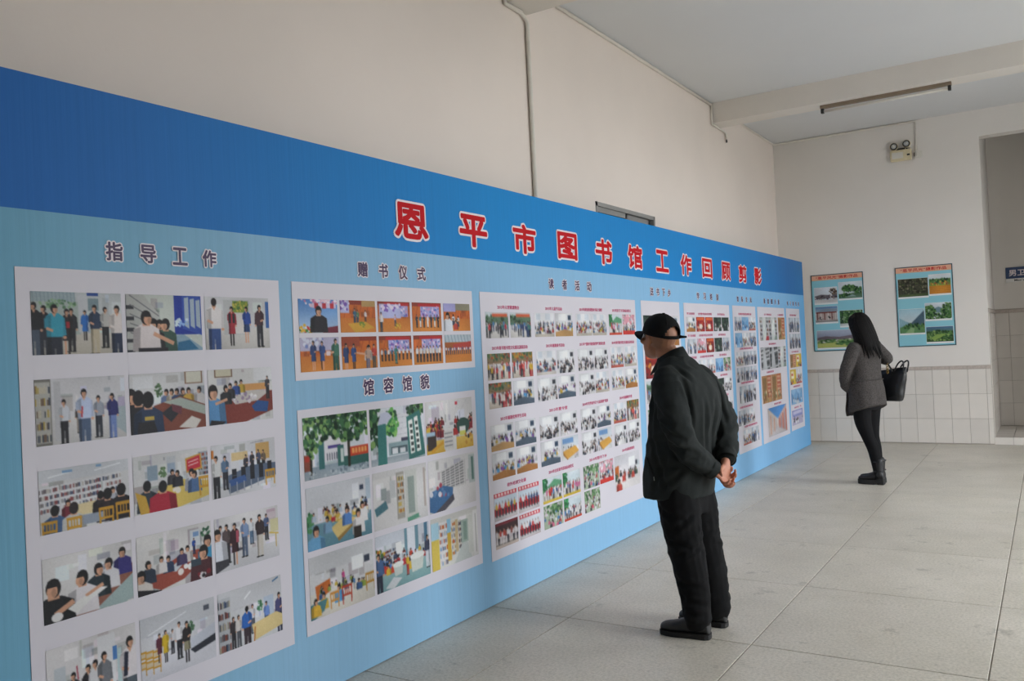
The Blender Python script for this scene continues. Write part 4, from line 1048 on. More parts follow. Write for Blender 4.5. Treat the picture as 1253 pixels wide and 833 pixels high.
p7 = panel(8.67, 9.478, 0.265, 1.82)
for r, (y0, y1, z0, z1, n) in enumerate(((8.72, 9.452, 1.554, 1.701, 3), (8.716, 9.447, 1.378, 1.531, 3), (8.716, 9.434, 1.182, 1.33, 3), (8.706, 9.422, 1.011, 1.163, 3), (8.77, 9.353, 0.783, 0.966, 2), (8.69, 9.265, 0.553, 0.712, 2), (8.824, 9.385, 0.339, 0.501, 2))):
    w = (y1 - y0 + 0.01) / n
    for k in range(n):
        photo(scene_pic(['visit', 'blue', 'hall', 'visit', 'visit', 'visit', 'hall'][(r + k) % 7], 600 + r * 3 + k, 20, 16), y0 + w * k, y0 + w * (k + 1) - 0.01, z0, z1, p7)
    if r != 1 and r != 3:
        caption('兄弟图书馆来馆参观交流', (y0 + y1) / 2, z1 + 0.032, 0.46, p7, 0.022)
p8 = panel(9.555, 10.702, 0.265, 1.82)
for k, (y0, y1, z0, z1, kind) in enumerate(((9.625, 9.97, 1.434, 1.703, 'corridor'), (9.985, 10.33, 1.434, 1.703, 'corridor'), (10.39, 10.69, 1.434, 1.703, 'warm'), (9.61, 9.95, 1.1, 1.355, 'stairs'), (9.965, 10.31, 1.1, 1.35, 'stairs'), (10.325, 10.675, 1.1, 1.35, 'corridor'), (9.595, 9.985, 0.716, 1.03, 'warm'), (9.995, 10.405, 0.716, 1.03, 'warm'), (9.77, 10.57, 0.318, 0.648, 'mall'))):
    photo(scene_pic(kind, 700 + k, 24, 20), y0, y1, z0, z1, p8)
for s, yc, z, w in (('自习阅览区', 9.97, 1.735, 0.3), ('儿童借阅室', 10.52, 1.735, 0.26), ('新馆楼梯间', 10.1, 1.39, 0.3), ('古籍阅览室', 9.95, 1.066, 0.3), ('新馆外景图', 10.2, 0.68, 0.3)):
    caption(s, yc, z, w, p8, 0.022)
p9 = panel(10.785, 11.452, 0.28, 1.82)
for r, (y0, y1, z0, z1, a, b) in enumerate(((10.88, 11.455 - .03, 1.518, 1.703, 'visit', 'visit'), (10.875, 11.43, 1.308, 1.497, 'visit', 'visit'), (10.87, 11.43, 1.068, 1.237, 'warm', 'yellow'), (10.835, 11.41, 0.855, 1.045, 'yellow', 'hall'), (10.83, 11.4, 0.601, 0.792, 'blue', 'blue'))):
    w = (y1 - y0 + 0.01) / 2
    photo(scene_pic(a, 800 + r * 2, 20, 16), y0, y0 + w - 0.01, z0, z1, p9)
    photo(scene_pic(b, 801 + r * 2, 20, 16), y0 + w, y1, z0, z1, p9)
photo(scene_pic('lilac', 820, 24, 18), 10.836, 11.357, 0.343, 0.528, p9)
for s, z in (('数字图书馆推广', 1.735), ('电子阅览活动', 1.268), ('视障阅读服务', 0.825), ('阅览室一角', 0.56)):
    caption(s, 11.13, z, 0.34, p9, 0.022)

# ---------------------------------------------------------------- posters and fittings on the end wall
def landscape(kind, seed, w=44, h=30):
    p = Pic(w, h, '#cfd6da', 3, seed)
    G = ['#2c4a2c', '#3f6a38', '#587f48', '#1f3822', '#6d8f55']
    if kind == 'village':
        p.vgrad(0, .5, '#e3e5ea', '#d2d6da').poly([(0, .55), (.3, .45), (.6, .5), (1, .4), (1, .7), (0, .75)], '#6d6468').leaves(.85, .3, .18, .2, 50, ['#5a4438', '#3d332f', '#7a6a55'], .04).dots(26, 0, .5, 1, .75, .05, ['#3c3438', '#d9d3d0', '#8a7a74', '#54484c']).vgrad(.78, 1, '#c9c3be', '#dcd9d6')
    elif kind == 'banyan':
        p.vgrad(0, .45, '#dfe3e6', '#c9d3d6').leaves(.45, .4, .3, .2, 120, G, .05).leaves(.85, .6, .18, .25, 70, G, .05).vgrad(.72, 1, '#4d6a48', '#6a8a7a').leaves(.3, .8, .4, .12, 70, G, .04).poly([(.3, .9), (.6, .75), (.75, .9)], '#8fa8a0')
    elif kind == 'gate':
        p.vgrad(0, .35, '#5f86b4', '#a8b8c4').poly([(.1, .3), (.5, .12), (1, .2), (1, .35), (0, .4)], '#8a97a4').rect(.05, .38, .95, .85, '#b9a49c').rect(.05, .35, .95, .42, '#7a3a34')
        for k in range(6): p.rect(.08 + k * .16, .42, .12 + k * .16, .85, ['#6d3a38', '#d9cfc8'][k % 2])
        p.vgrad(.85, 1, '#a49c98', '#8a8480').dots(10, .1, .6, .9, .85, .04, ['#2d2a2c', '#54484c'])
    elif kind == 'trees':
        p.rect(0, 0, 1, 1, '#35503a').leaves(.5, .4, .6, .45, 220, G + ['#9ab08a'], .045).rect(0, .85, 1, 1, '#cfd3d0')
    elif kind == 'garden':
        p.vgrad(0, .4, '#b9bfd0', '#8f93a4').poly([(0, .42), (.2, .34), (.5, .4), (.8, .3), (1, .4), (1, .55), (0, .6)], '#6d5f66').vgrad(.55, 1, '#7a9a5c', '#9aa85c').leaves(.5, .62, .6, .1, 90, G + ['#7a6a6a', '#d9d3c8'], .03).poly([(0, .75), (.4, .7), (.9, .95), (.3, 1), (0, .95)], '#b9bd6a').leaves(.7, .75, .3, .1, 50, G, .04)
    elif kind == 'grove':
        p.rect(0, 0, 1, 1, '#4a4a3a').leaves(.5, .4, .6, .45, 200, ['#6d6a54', '#35382a', '#8a8468', '#54603c', '#2a2c22'], .04)
        for k in range(12): p.line(.04 + k * .085, .1, .06 + k * .08, .85, .018, '#3a332c')
        p.vgrad(.85, 1, '#4a5a38', '#5c6a44')
    elif kind == 'field':
        p.vgrad(0, .25, '#e6e8ea', '#cfdadf').vgrad(.25, .6, '#4c7040', '#7d9a48').leaves(.5, .35, .6, .1, 80, G, .04).dots(20, .1, .38, .9, .55, .04, ['#a84a34', '#c9b04a', '#6d8a48']).vgrad(.58, 1, '#c8862f', '#d98f3a')
        for k in range(4): p.line(0, .66 + k * .09, 1, .62 + k * .1, .02, '#b8742a')
    elif kind == 'ridge':
        p.vgrad(0, .55, '#a9cfdc', '#cfdadc').poly([(0, .35), (.25, .5), (.5, .6), (0, .75)], '#8fb4bf').poly([(.45, .6), (.95, .12), (1, .1), (1, .75), (.4, .75)], '#4c6270').poly([(0, .75), (.4, .62), (1, .68), (1, 1), (0, 1)], '#5f8a58').leaves(.6, .72, .5, .12, 80, G, .04).poly([(.2, 1), (.45, .75), (.6, .78), (.55, 1)], '#8fae7a')
    elif kind == 'valley':
        p.vgrad(0, .4, '#dfe3e8', '#b9c6cc').poly([(.2, .45), (.5, .25), (.85, .45), (.85, .6), (.2, .6)], '#6f8a94').leaves(.15, .55, .25, .4, 130, G, .05).leaves(.85, .5, .25, .45, 130, G, .05).leaves(.5, .85, .5, .2, 80, G, .05)
    else:
        p.vgrad(0, .35, '#4f6f96', '#54746c').rect(0, .3, 1, 1, '#38522f').leaves(.5, .6, .6, .35, 200, G + ['#8aa85c'], .045).poly([(.15, .75), (.4, .5), (.75, .48), (.55, .7), (.3, .9)], '#86a452')
    return p

M['poster_blue'] = mat('poster_blue', '#8ac6d2', 0.5, var=0.02, scale=4)
M['poster_orange'] = mat('poster_orange', '#e3aa8c', 0.5, var=0.02, scale=4)
M['poster_edge'] = mat('poster_edge', '#2e4a55', 0.5)
M['poster_white'] = mat('poster_white', '#e4e2e0', 0.5)
M['sign_blue'] = mat('sign_blue', '#33486f', 0.4, var=0.03, scale=10)
def poster(x0, x1, z0, z1, pics, label, seed):
    root = tag(empty('wall_poster', ((x0 + x1) / 2, Y1, z0)), label, 'poster', None)
    cx, cz, w, h = (x0 + x1) / 2, z0, x1 - x0, z1 - z0
    MB().box(-w / 2, w / 2, -0.008, 0.0, 0, h).build('edge_border', M['poster_edge'], root)
    MB().box(-w / 2 + .012, w / 2 - .012, -0.0092, -0.008, .012, h - .078).build('poster_field', M['poster_blue'], root)
    MB().box(-w / 2 + .012, w / 2 - .012, -0.0092, -0.008, h - .080, h - .012).build('title_band', M['poster_orange'], root)
    me = fat_text('poster_title', '“恩平风光”摄影作品', w * 0.8, 0.040, 0.0008, 5)
    obj('poster_title', me, M['ink_red'], root, (0.0, -0.0096, h - .046), FACE_Y)
    for k, (u0, u1, v0, v1, kind) in enumerate(pics):
        a, b, c, d = -w / 2 + u0 * w, -w / 2 + u1 * w, h * (1 - v1), h * (1 - v0)
        MB().box(a - .003, b + .003, -0.0100, -0.0092, c - .022, d + .003).build('photo_margin', M['poster_white'], root)
        ink_sheet('printed_photo', landscape(kind, seed + k), a, b, c, d, -0.0112, root, 1, 0.0008)
    return root
poster(0.032, 0.708, 1.238, 2.287, ((.06, .5, .17, .37, 'village'), (.53, .97, .12, .33, 'banyan'), (.06, .49, .42, .62, 'gate'), (.53, .96, .485, .68, 'trees'), (.07, .95, .73, .955, 'garden')),
       'blue photo poster with a garden panorama at its foot, behind the woman', 900)
poster(1.100, 1.773, 1.256, 2.294, ((.045, .57, .15, .375, 'grove'), (.59, .96, .12, .36, 'field'), (.04, .48, .53, .83, 'ridge'), (.5, .95, .47, .67, 'valley'), (.5, .96, .765, .95, 'meadow')),
       'blue photo poster with an orange field picture, beside the washroom opening', 920)

# washroom sign on the recess wall
sg = tag(empty('washroom_sign', (2.53, RB - 0.013, 2.06)), 'dark blue washroom sign with white lettering on the recess wall', 'sign')
MB().cbox(-0.23, 0.23, -0.012, 0.0, 0.05, 0.205, 0.002).build('sign_plate', M['sign_blue'], sg)
MB().cbox(-0.23, 0.23, -0.0115, 0.0, 0.0, 0.05, 0.002).build('sign_strip', M['poster_white'], sg)
obj('sign_text', fat_text('sign_text', '男卫生间', 0.38, 0.085, 0.002, 6), M['ink_white'], sg, (0.0, -0.0126, 0.128), FACE_Y)
obj('sign_text', fit_text(text_mesh('sign_text', "Men's Room", 0.05, 0.0005), 0.26, 0.03), M['dark'], sg, (0.0, -0.0122, 0.026), FACE_Y)
sg.location.z = 2.06

# twin-head emergency light with its junction box
el = tag(empty('emergency_light', (1.25, Y1, 3.675)), 'cream emergency light box with two round lamp heads on the end wall', 'emergency light')
MB().cbox(-0.127, 0.127, -0.06, 0.0, 0.0, 0.14, 0.008).build('case', M['plastic_cream'], el)
MB().box(-0.105, 0.03, -0.0625, -0.06, 0.03, 0.11).build('label_plate', M['plastic_white'], el)
MB().box(0.075, 0.11, -0.064, -0.06, 0.055, 0.075).build('switch', M['dark'], el)
MB().box(-0.05, 0.05, -0.045, -0.015, 0.14, 0.165).build('lamp_bracket', M['dark'], el)
for sx_, dz in ((-0.075, 0.19), (0.075, 0.205)):
    hd = MB()
    hd.tube([(sx_, -0.005, dz), (sx_, -0.03, dz), (sx_, -0.055, dz), (sx_, -0.07, dz)], [0.03, 0.045, 0.05, 0.05], 18)
    h_ = hd.build('lamp_head', M['plastic_cream'], el, True)
    MB().tube([(sx_, -0.07, dz), (sx_, -0.076, dz)], [0.046, 0.043], 18).build('rim', M['dark'], h_, False)
    MB().tube([(sx_, -0.07, dz), (sx_, -0.078, dz)], [0.034, 0.03], 18).build('reflector', M['chrome'], h_, False)
    MB().ell((sx_, -0.076, dz), (0.012, 0.01, 0.012)).build('bulb', M['plastic_white'], h_, True)
    MB().tube([(sx_, -0.03, 0.14), (sx_, -0.03, dz - .03)], 0.008, 8).build('swivel', M['dark'], el)
jb = tag(empty('junction_box', (1.455, Y1, 3.69)), 'small white socket box with plug beside the emergency light', 'socket')
MB().cbox(-0.042, 0.042, -0.03, 0.0, 0.0, 0.086, 0.004).build('box_body', M['plastic_white'], jb)
MB().cbox(-0.02, 0.02, -0.048, -0.03, 0.02, 0.065, 0.004).build('plug', M['plastic_white'], jb)
MB().cbox(-0.052, -0.042, -0.026, -0.004, 0.02, 0.07, 0.002).build('side_plug', M['dark'], jb)

# surface conduits
def conduit(name, pts, r, label):
    o = MB().tube(pts, r, 8).build(name, M['conduit'], None, True)
    return tag(o, label, 'conduit')
conduit('wire_conduit', [(X0 + 0.02, 9.77, 4.160), (X0 + 0.02, 12.05, 4.160), (1.435, 12.056, 4.160), (1.435, 12.056, 3.777)], 0.011, 'thin white conduit running under the ceiling to the emergency light')
conduit('wire_conduit', [(X0 + 0.02, 5.43, 4.155), (X0 + 0.02, 9.44, 4.155)], 0.015, 'straight white conduit along the ceiling edge between two beams')
conduit('wire_conduit', [(X0 + 0.02, 5.085, 4.15), (X0 + 0.02, 5.085, 3.93), (X0 + 0.02, 5.30, 3.93), (X0 + 0.02, 5.38, 3.88), (X0 + 0.02, 5.385, 2.0), (X0 + 0.02, 5.385, 0.02)], 0.017, 'vertical white pipe running down the left wall behind the display board')
cw = MB().tube([(X0 + 0.02, 9.44, 4.14), (X0 + 0.02, 9.435, 3.935), (X0 + 0.02, 9.8, 3.935), (X0 + 0.02, 9.93, 3.93), (X0 + 0.02, 9.94, 3.85)], 0.011, 8).build('cable_end', M['conduit'], None, True)
tag(cw, 'short white cable bent under the far beam with a loose dangling end', 'cable')
tip = MB().tube([(X0 + 0.02, 9.94, 3.855), (X0 + 0.02, 9.945, 3.815)], 0.010, 8).build('bare_tip', M['dark'], cw)

# fluorescent batten under the far beam
M['batten'] = mat('batten_enamel', '#8a7a68', 0.5, var=0.1, scale=8)
lt = tag(empty('batten_lamp', (1.425, 9.60, 3.95)), 'switched-off fluorescent batten lamp under the far ceiling beam', 'lamp')
MB().cbox(-0.635, 0.635, -0.03, 0.03, -0.035, 0.0, 0.004).build('batten', M['batten'], lt)
for s_ in (-1, 1):
    MB().cbox(s_ * 0.615 - 0.015, s_ * 0.615 + 0.015, -0.02, 0.02, -0.085, -0.033, 0.003).build('lamp_holder', M['dark'], lt)
MB().tube([(-0.605, 0, -0.065), (0.605, 0, -0.065)], 0.014, 14).build('tube', M['plastic_white'], lt, True)

# ---------------------------------------------------------------- people
def V(*a):
    return Vector(a)

def catmull(pts, n):
    """smooth resampling of a list of tuples"""
    P = [np.array(p, float) for p in pts]
    P = [2 * P[0] - P[1]] + P + [2 * P[-1] - P[-2]]
    out = []
    for i in range(1, len(P) - 2):
        for k in range(n):
            t = k / n
            out.append(0.5 * ((2 * P[i]) + (-P[i - 1] + P[i + 1]) * t + (2 * P[i - 1] - 5 * P[i] + 4 * P[i + 1] - P[i + 2]) * t * t + (-P[i - 1] + 3 * P[i] - 3 * P[i + 1] + P[i + 2]) * t ** 3))
    out.append(P[-2])
    return out

class Flesh(MB):
    def limb(self, spec, n=6, seg=16):
        """spec: (x, y, z, r) along the limb, rounded at both ends"""
        q = catmull(spec, n)
        pts = [Vector(p[:3]) for p in q]
        rs = [float(p[3]) for p in q]
        d0 = (pts[0] - pts[1]).normalized()
        d1 = (pts[-1] - pts[-2]).normalized()
        head = [(pts[0] + d0 * rs[0] * s, rs[0] * c) for s, c in ((.92, .35), (.6, .78))]
        tail = [(pts[-1] + d1 * rs[-1] * s, rs[-1] * c) for s, c in ((.6, .78), (.92, .35))]
        pts = [h[0] for h in head] + pts + [t[0] for t in tail]
        rs = [h[1] for h in head] + rs + [t[1] for t in tail]
        return self.tube(pts, rs, seg)
    def trunk(self, spec, n=5, seg=28, power=2.4):
        """spec: (x, y, z, a, b, tilt): horizontal superellipse sections, a along x, b along y"""
        rings = []
        for q in catmull(spec, n):
            x, y, z, a, b = q[:5]
            t = q[5] if len(q) > 5 else 0.0
            tw = q[6] if len(q) > 6 else 0.0
            ring = []
            for k in range(seg):
                w = 2 * PI * k / seg
                c, s = math.cos(w), math.sin(w)
                px = a * math.copysign(abs(c) ** (2 / power), c)
                py = b * math.copysign(abs(s) ** (2 / power), s)
                px, py = px * math.cos(tw) - py * math.sin(tw), px * math.sin(tw) + py * math.cos(tw)
                ring.append(Vector((x + px, y + py, z + px * t)))
            rings.append(ring)
        return self.rings(rings, True)
    def fuse(self, name, voxel, smooth=4, factor=0.5):
        """melt all pieces into one continuous skin"""
        me = self.mesh(name)
        o = bpy.data.objects.new(name, me)
        COL.objects.link(o)
        r = o.modifiers.new('r', 'REMESH')
        r.mode = 'VOXEL'
        r.voxel_size = voxel
        r.use_smooth_shade = True
        if smooth:
            s = o.modifiers.new('s', 'SMOOTH')
            s.factor = factor
            s.iterations = smooth
        dg = bpy.context.evaluated_depsgraph_get()
        out = bpy.data.meshes.new_from_object(o.evaluated_get(dg))
        out.name = name
        bpy.data.objects.remove(o)
        bpy.data.meshes.remove(me)
        out.polygons.foreach_set('use_smooth', [True] * len(out.polygons))
        return out

def warp(me, fn):
    """move each vertex along its normal by fn(position)"""
    n = len(me.vertices)
    co = np.empty(n * 3, np.float32)
    no = np.empty(n * 3, np.float32)
    me.vertices.foreach_get('co', co)
    me.vertices.foreach_get('normal', no)
    co, no = co.reshape(-1, 3), no.reshape(-1, 3)
    d = np.array([fn(Vector(p)) for p in co.tolist()], np.float32)
    co += no * d[:, None]
    me.vertices.foreach_set('co', co.ravel())
    me.update()
    return me

def folds(amp, sx, sy, sz, seed=0.0):
    def f(p):
        q = Vector((p.x * sx + seed, p.y * sy - seed, p.z * sz))
        q = q + Vector((q.z * .25, q.z * .2, q.x * .3))
        a = noise.noise(q)
        b = noise.noise(q * 2.3 + Vector((7, 3, 1)))
        return amp * ((1 - 2 * abs(a)) * 0.8 - .3) + amp * 0.3 * b
    return f

def paint(me, fn):
    n = len(me.vertices)
    col = np.ones((n, 4), np.float32)
    for i, v in enumerate(me.vertices):
        col[i, :3] = fn(v.co)
    at = me.color_attributes.new('ink', 'FLOAT_COLOR', 'POINT')
    at.data.foreach_set('color', col.ravel())

def hand(fl, wrist, d, n, t, L=0.175, curl=(18, 32, 24), spread=0.06, thumb=(0.55, 0.75, 0.25)):
    """palm, four jointed fingers of unequal length and a thumb leaving the side of the palm.
    d: towards the fingers, n: the way the palm faces, t: towards the thumb"""
    w, d, n, t = Vector(wrist), Vector(d).normalized(), Vector(n), Vector(t)
    n = (n - d * n.dot(d)).normalized()
    t = (t - d * t.dot(d) - n * t.dot(n)).normalized()
    k = L / 0.18
    rings = []
    for s, hw, th in ((-0.02, .026, .02), (0.0, .027, .019), (.03, .036, .018), (.06, .041, .016), (.085, .041, .014), (.098, .036, .011)):
        c = w + d * s * k
        rings.append([c + t * hw * k * math.cos(a) + n * th * k * math.sin(a) for a in [2 * PI * j / 16 for j in range(16)]])
    fl.rings(rings, True)
    for off, ln, r, dl in ((.031, .074, .0088, -.004), (.0105, .083, .0092, .002), (-.0105, .077, .0088, 0), (-.030, .060, .0078, -.008)):
        p = w + d * (.09 + dl) * k + t * off * k
        dirv = (d + t * off * spread / .03).normalized()
        pts = [p - dirv * 0.02 * k, p]
        ang = 0.0
        for seg, a in zip((.42, .32, .26), curl):
            ang += math.radians(a)
            v = dirv * math.cos(ang) + n * math.sin(ang)
            p = p + v * ln * seg * k
            pts.append(p)
        rs = [r * k, r * k, r * .96 * k, r * .88 * k, r * .76 * k]
        fl.limb([(q.x, q.y, q.z, rr) for q, rr in zip(pts, rs)], 3, 10)
    p = w + d * .025 * k + t * .026 * k
    v = (d * thumb[0] + t * thumb[1] + n * thumb[2]).normalized()
    pts = [p, p + v * .035 * k]
    v2 = (v * .7 + d * .5 + n * .25).normalized()
    pts.append(pts[-1] + v2 * .032 * k)
    pts.append(pts[-1] + (v2 + n * .3).normalized() * .026 * k)
    fl.limb([(q.x, q.y, q.z, rr) for q, rr in zip(pts, (.014 * k, .0115 * k, .0105 * k, .0085 * k))], 3, 10)

def head_shape(fl, c, tilt=0.0, turn=0.0, s=1.0):
    """cranium, jaw, nose, lips, brow, ears; c is the middle of the head"""
    R = Matrix.Rotation(turn, 3, 'Z') @ Matrix.Rotation(-tilt, 3, 'Y')
    c = Vector(c)
    def e(x, y, z, a, b, h):
        fl.ell(c + R @ (Vector((x, y, z)) * s), (a * s, b * s, h * s), R)
    e(-0.012, 0, 0.028, .093, .075, .088)       # cranium
    e(0.03, 0, -0.035, .062, .058, .078)        # face
    e(0.042, 0, -0.085, .040, .042, .030)       # chin and jaw
    e(0.01, .0, -0.06, .055, .056, .045)
    e(0.083, 0, 0.018, .012, .045, .010)        # brow
    e(0.098, 0, -0.022, .014, .011, .024)       # nose
    e(0.104, 0, -0.034, .013, .016, .010)
    e(0.088, 0, -0.062, .010, .022, .007)       # lips
    e(0.086, 0, -0.073, .010, .019, .007)
    for k in (-1, 1):
        e(0.07, k * .042, -0.022, .022, .02, .018)   # cheeks
        e(-0.004, k * .074, -0.012, .017, .008, .031)  # ears
        e(-0.002, k * .073, -0.036, .011, .007, .013)
    return R

def place_eyes(parent, c, R, s=1.0):
    c = Vector(c)
    for k in (-1, 1):
        p = c + R @ (Vector((0.079, k * .031, -0.003)) * s)
        eye = MB().ell(p, (.011 * s, .013 * s, .0085 * s), R, 12, 8).build('eye', M['eye_white'], parent, True)
        q = c + R @ (Vector((0.0875, k * .031, -0.003)) * s)
        MB().ell(q, (.0035 * s, .0055 * s, .0055 * s), R, 10, 6).build('iris', M['eye_dark'], eye, True)
        b = [c + R @ (Vector((0.088 - .012 * j, k * (.014 + .018 * j), 0.021 - .003 * j * j)) * s) for j in range(3)]
        MB().tube(b, [.003 * s, .004 * s, .002 * s], 6).build('eyebrow', M['eye_dark'], parent, True)

M['skin'] = attr_mat('skin', 0.5, 0.4)
M['eye_white'] = mat('eye_white', '#d9d2cc', 0.25)
M['eye_dark'] = mat('eye_dark', '#1b1513', 0.3)
M['jacket'] = mat('black_jacket_cloth', '#272b2a', 0.85, var=0.14, scale=9, bump=0.25, bscale=420, spec=0.25)
M['trouser'] = mat('black_trouser_cloth', '#141415', 0.9, var=0.18, scale=9, bump=0.2, bscale=420, spec=0.2)
M['cap'] = mat('black_cap_cloth', '#111111', 0.85, var=0.1, scale=30, bump=0.15, bscale=600, spec=0.2)
M['shoe'] = mat('black_shoe', '#2a2a2a', 0.5, var=0.1, scale=20)
M['sole'] = mat('rubber_sole', '#222120', 0.8)
M['zip'] = mat('zip_metal', '#8a8a88', 0.35, metal=0.8)
M['coat'] = mat('grey_tweed', '#4b4745', 0.95, var=0.5, scale=130, bump=0.3, bscale=260, spec=0.15, detail=2)
M['legging'] = mat('black_legging', '#101012', 0.85, var=0.1, scale=40, spec=0.2)
M['hair'] = mat('black_hair', '#0d0a09', 0.6, var=0.3, scale=60, stretch=(6, 6, .4), bump=0.3, bscale=60, spec=0.2)
M['leather'] = mat('black_leather', '#16181c', 0.32, var=0.1, scale=15, bump=0.12, bscale=60)
M['gold'] = mat('gold_metal', '#c9a865', 0.25, metal=1.0)
M['boot'] = mat('black_boot', '#161617', 0.45, var=0.1, scale=20)

def shoe(parent, name, x, y, ang, L=0.27, W=0.088, H=0.075, heel=0.022, mt='shoe', collar=0.1):
    """one shoe: upper and sole; x, y is the ankle, ang the way the toe points (local)"""
    root_M = Matrix.Translation((x, y, 0)) @ Matrix.Rotation(ang, 4, 'Z')
    up = Flesh()
    rings = []
    st = ((-.30, .50, .85), (-.275, .80, 1.02), (-.15, .92, 1.12), (0.0, .86, 1.18), (.15, .84, 1.08), (.30, .96, .84), (.45, 1.0, .70), (.58, .90, .62), (.66, .62, .50), (.70, .28, .34))
    for s, w, h in st:
        ring = []
        for k in range(16):
            a = 2 * PI * k / 16
            ring.append(root_M @ Vector((s * L, W / 2 * w * math.cos(a), heel + H * h * (0.46 + 0.5 * math.sin(a)))))
        rings.append(ring)
    up.rings(rings, True)
    c0 = root_M @ Vector((-.10 * L, 0, heel + H * .8))
    up.limb([(c0.x, c0.y, c0.z - .02, .042), (c0.x, c0.y, c0.z + collar * .3, .040), (c0.x, c0.y, c0.z + collar * .6, .040)])
    o = obj(name, up.fuse(name, 0.006, 3), M[mt], parent)
    so = MB()
    prof = [(-.31, .3), (-.29, .7), (-.22, .92), (-.1, .93), (.05, .86), (.2, .95), (.4, 1.06), (.55, .98), (.66, .7), (.71, .3)]
    n = len(prof)
    outl = [Vector((s * L, W / 2 * w, 0)) for s, w in prof] + [Vector((s * L, -W / 2 * w, 0)) for s, w in reversed(prof)]
    so.rings([[root_M @ (p + Vector((0, 0, z))) for p in outl] for z in (0.001, heel * .6, heel * 1.1)], True)
    so.build('sole', M['sole'], o)
    lc = MB()
    for k in range(3):
        q = [root_M @ Vector(((.16 + .07 * k) * L, s * W * .28, heel + H * (.93 - .1 * k - abs(s) * .16))) for s in (-1, -.5, 0, .5, 1)]
        lc.tube(q, .0032, 6)
    lc.build('lace', M['dark'], o, True)
    return o

# ------------------------------------------------ the man with the cap, hands clasped behind his back
man = tag(empty('person', (1.188, 4.142, 0), math.radians(172)), 'person in black jacket and cap, hands clasped behind, facing the display board', 'person')
HC_ = (0.135, 0.0, 1.495)
TILT = math.radians(12)
fb = Flesh()
HR = head_shape(fb, HC_, TILT, math.radians(-18))
fb.limb([(0.03, 0, 1.27, .07), (0.06, 0, 1.36, .062), (0.105, 0, 1.44, .056)])
fb.trunk([(0.02, 0, .78, .10, .14, 0), (0.03, 0, .95, .11, .14, 0), (0.03, 0, 1.15, .11, .155, 0), (0.025, 0, 1.27, .09, .14, 0), (0.03, 0, 1.34, .05, .07, 0)])
for k in (1, -1):
    fb.limb([(0.02, k * .09, .82, .085), (-.02, k * .095, .46, .058), (-.065, k * .10, .10, .042), (-.03, k * .105, .05, .035)])
fb.limb([(0.01, .165, 1.29, .055), (-.075, .21, 1.05, .043), (-.155, .06, .838, .03), (-.167, .035, .822, .027)])
fb.limb([(0.0, -.165, 1.29, .055), (-.10, -.205, 1.06, .043), (-.175, -.07, .885, .03), (-.184, -.048, .862, .027)])
hand(fb, (-.190, -.040, .852), (-.02, .42, -.9), (-1, 0.1, 0), (0, .9, .4), curl=(34, 55, 45))
hand(fb, (-.168, .044, .822), (-.22, -.85, -.45), (-.75, .0, .65), (-.2, .35, .9), curl=(36, 58, 45), thumb=(.7, .5, .35))
me = fb.fuse('body', 0.0045, 3, 0.45)
def _skin(p):
    base = np.array(lin('#b9805f'), np.float32)
    hc = Vector(HC_)
    q = HR.inverted() @ (p - hc)
    if q.length < 0.16 and q.x < 0.012 and q.z > -0.065 and abs(q.y) < 0.09:
        k = min(1.0, max(0.0, (0.012 - q.x) / 0.05)) * min(1, max(0, (q.z + .065) / .03))
        if abs(q.y) > 0.072 and q.x > -0.03:
            k = 0
        base = base * (1 - .38 * k) + np.array(lin('#5b4a40'), np.float32) * .38 * k
    if q.length < 0.16 and q.x > 0.084 and -0.08 < q.z < -0.057 and abs(q.y) < .022:
        base = np.array(lin('#96544a'), np.float32)
    n_ = 1 + 0.06 * noise.noise(p * 60)
    if p.z < 1.0:
        base = np.array(lin('#c98a70'), np.float32)
    return base * n_
paint(me, _skin)
body = obj('body', me, M['skin'], man)
place_eyes(body, HC_, HR)

fj = Flesh()
fj.trunk([(0.062, 0.005, .685, .165, .190, -.03), (0.06, 0, .72, .168, .193, -.03), (0.045, 0, .86, .165, .193, 0), (0.03, 0, 1.0, .158, .195, 0), (0.008, 0, 1.13, .160, .196, 0.05), (-0.002, 0, 1.24, .142, .186, .10), (0.012, 0, 1.315, .112, .158, .10), (0.036, 0, 1.365, .088, .108, .05), (0.062, 0, 1.395, .070, .074, -.1)], 5, 32)
fj.limb([(0.01, .150, 1.28, .078), (-.025, .19, 1.19, .076), (-.07, .212, 1.06, .068), (-.10, .17, .945, .062), (-.128, .115, .885, .055), (-.155, .064, .842, .046)])
fj.limb([(0.0, -.150, 1.28, .078), (-.045, -.19, 1.19, .076), (-.092, -.212, 1.06, .07), (-.125, -.18, .97, .064), (-.152, -.125, .918, .056), (-.177, -.072, .884, .046)])
me = fj.fuse('jacket', 0.0075, 5)
_fa, _fb, _fc = folds(0.012, 8, 8, 3.0, 3.0), folds(0.011, 7, 7, 11, 8.0), folds(.004, 17, 17, 9, 2.0)
def _jf(p):
    r = math.hypot(p.x - .03, p.y)
    arm = min(1.0, max(0.0, (abs(p.y) - .12) / .08)) if p.z > .85 else (1.0 if p.x < -.12 else 0.0)
    hem = min(1.0, max(0.15, (p.z - .68) / .12)) if p.x > -.12 else 1.0
    return hem * _fa(p) * (1 - arm) + hem * _fb(p) * (0.35 + arm * .8) * (1 if p.z < 1.28 else .4) + _fc(p) * .5
warp(me, _jf)
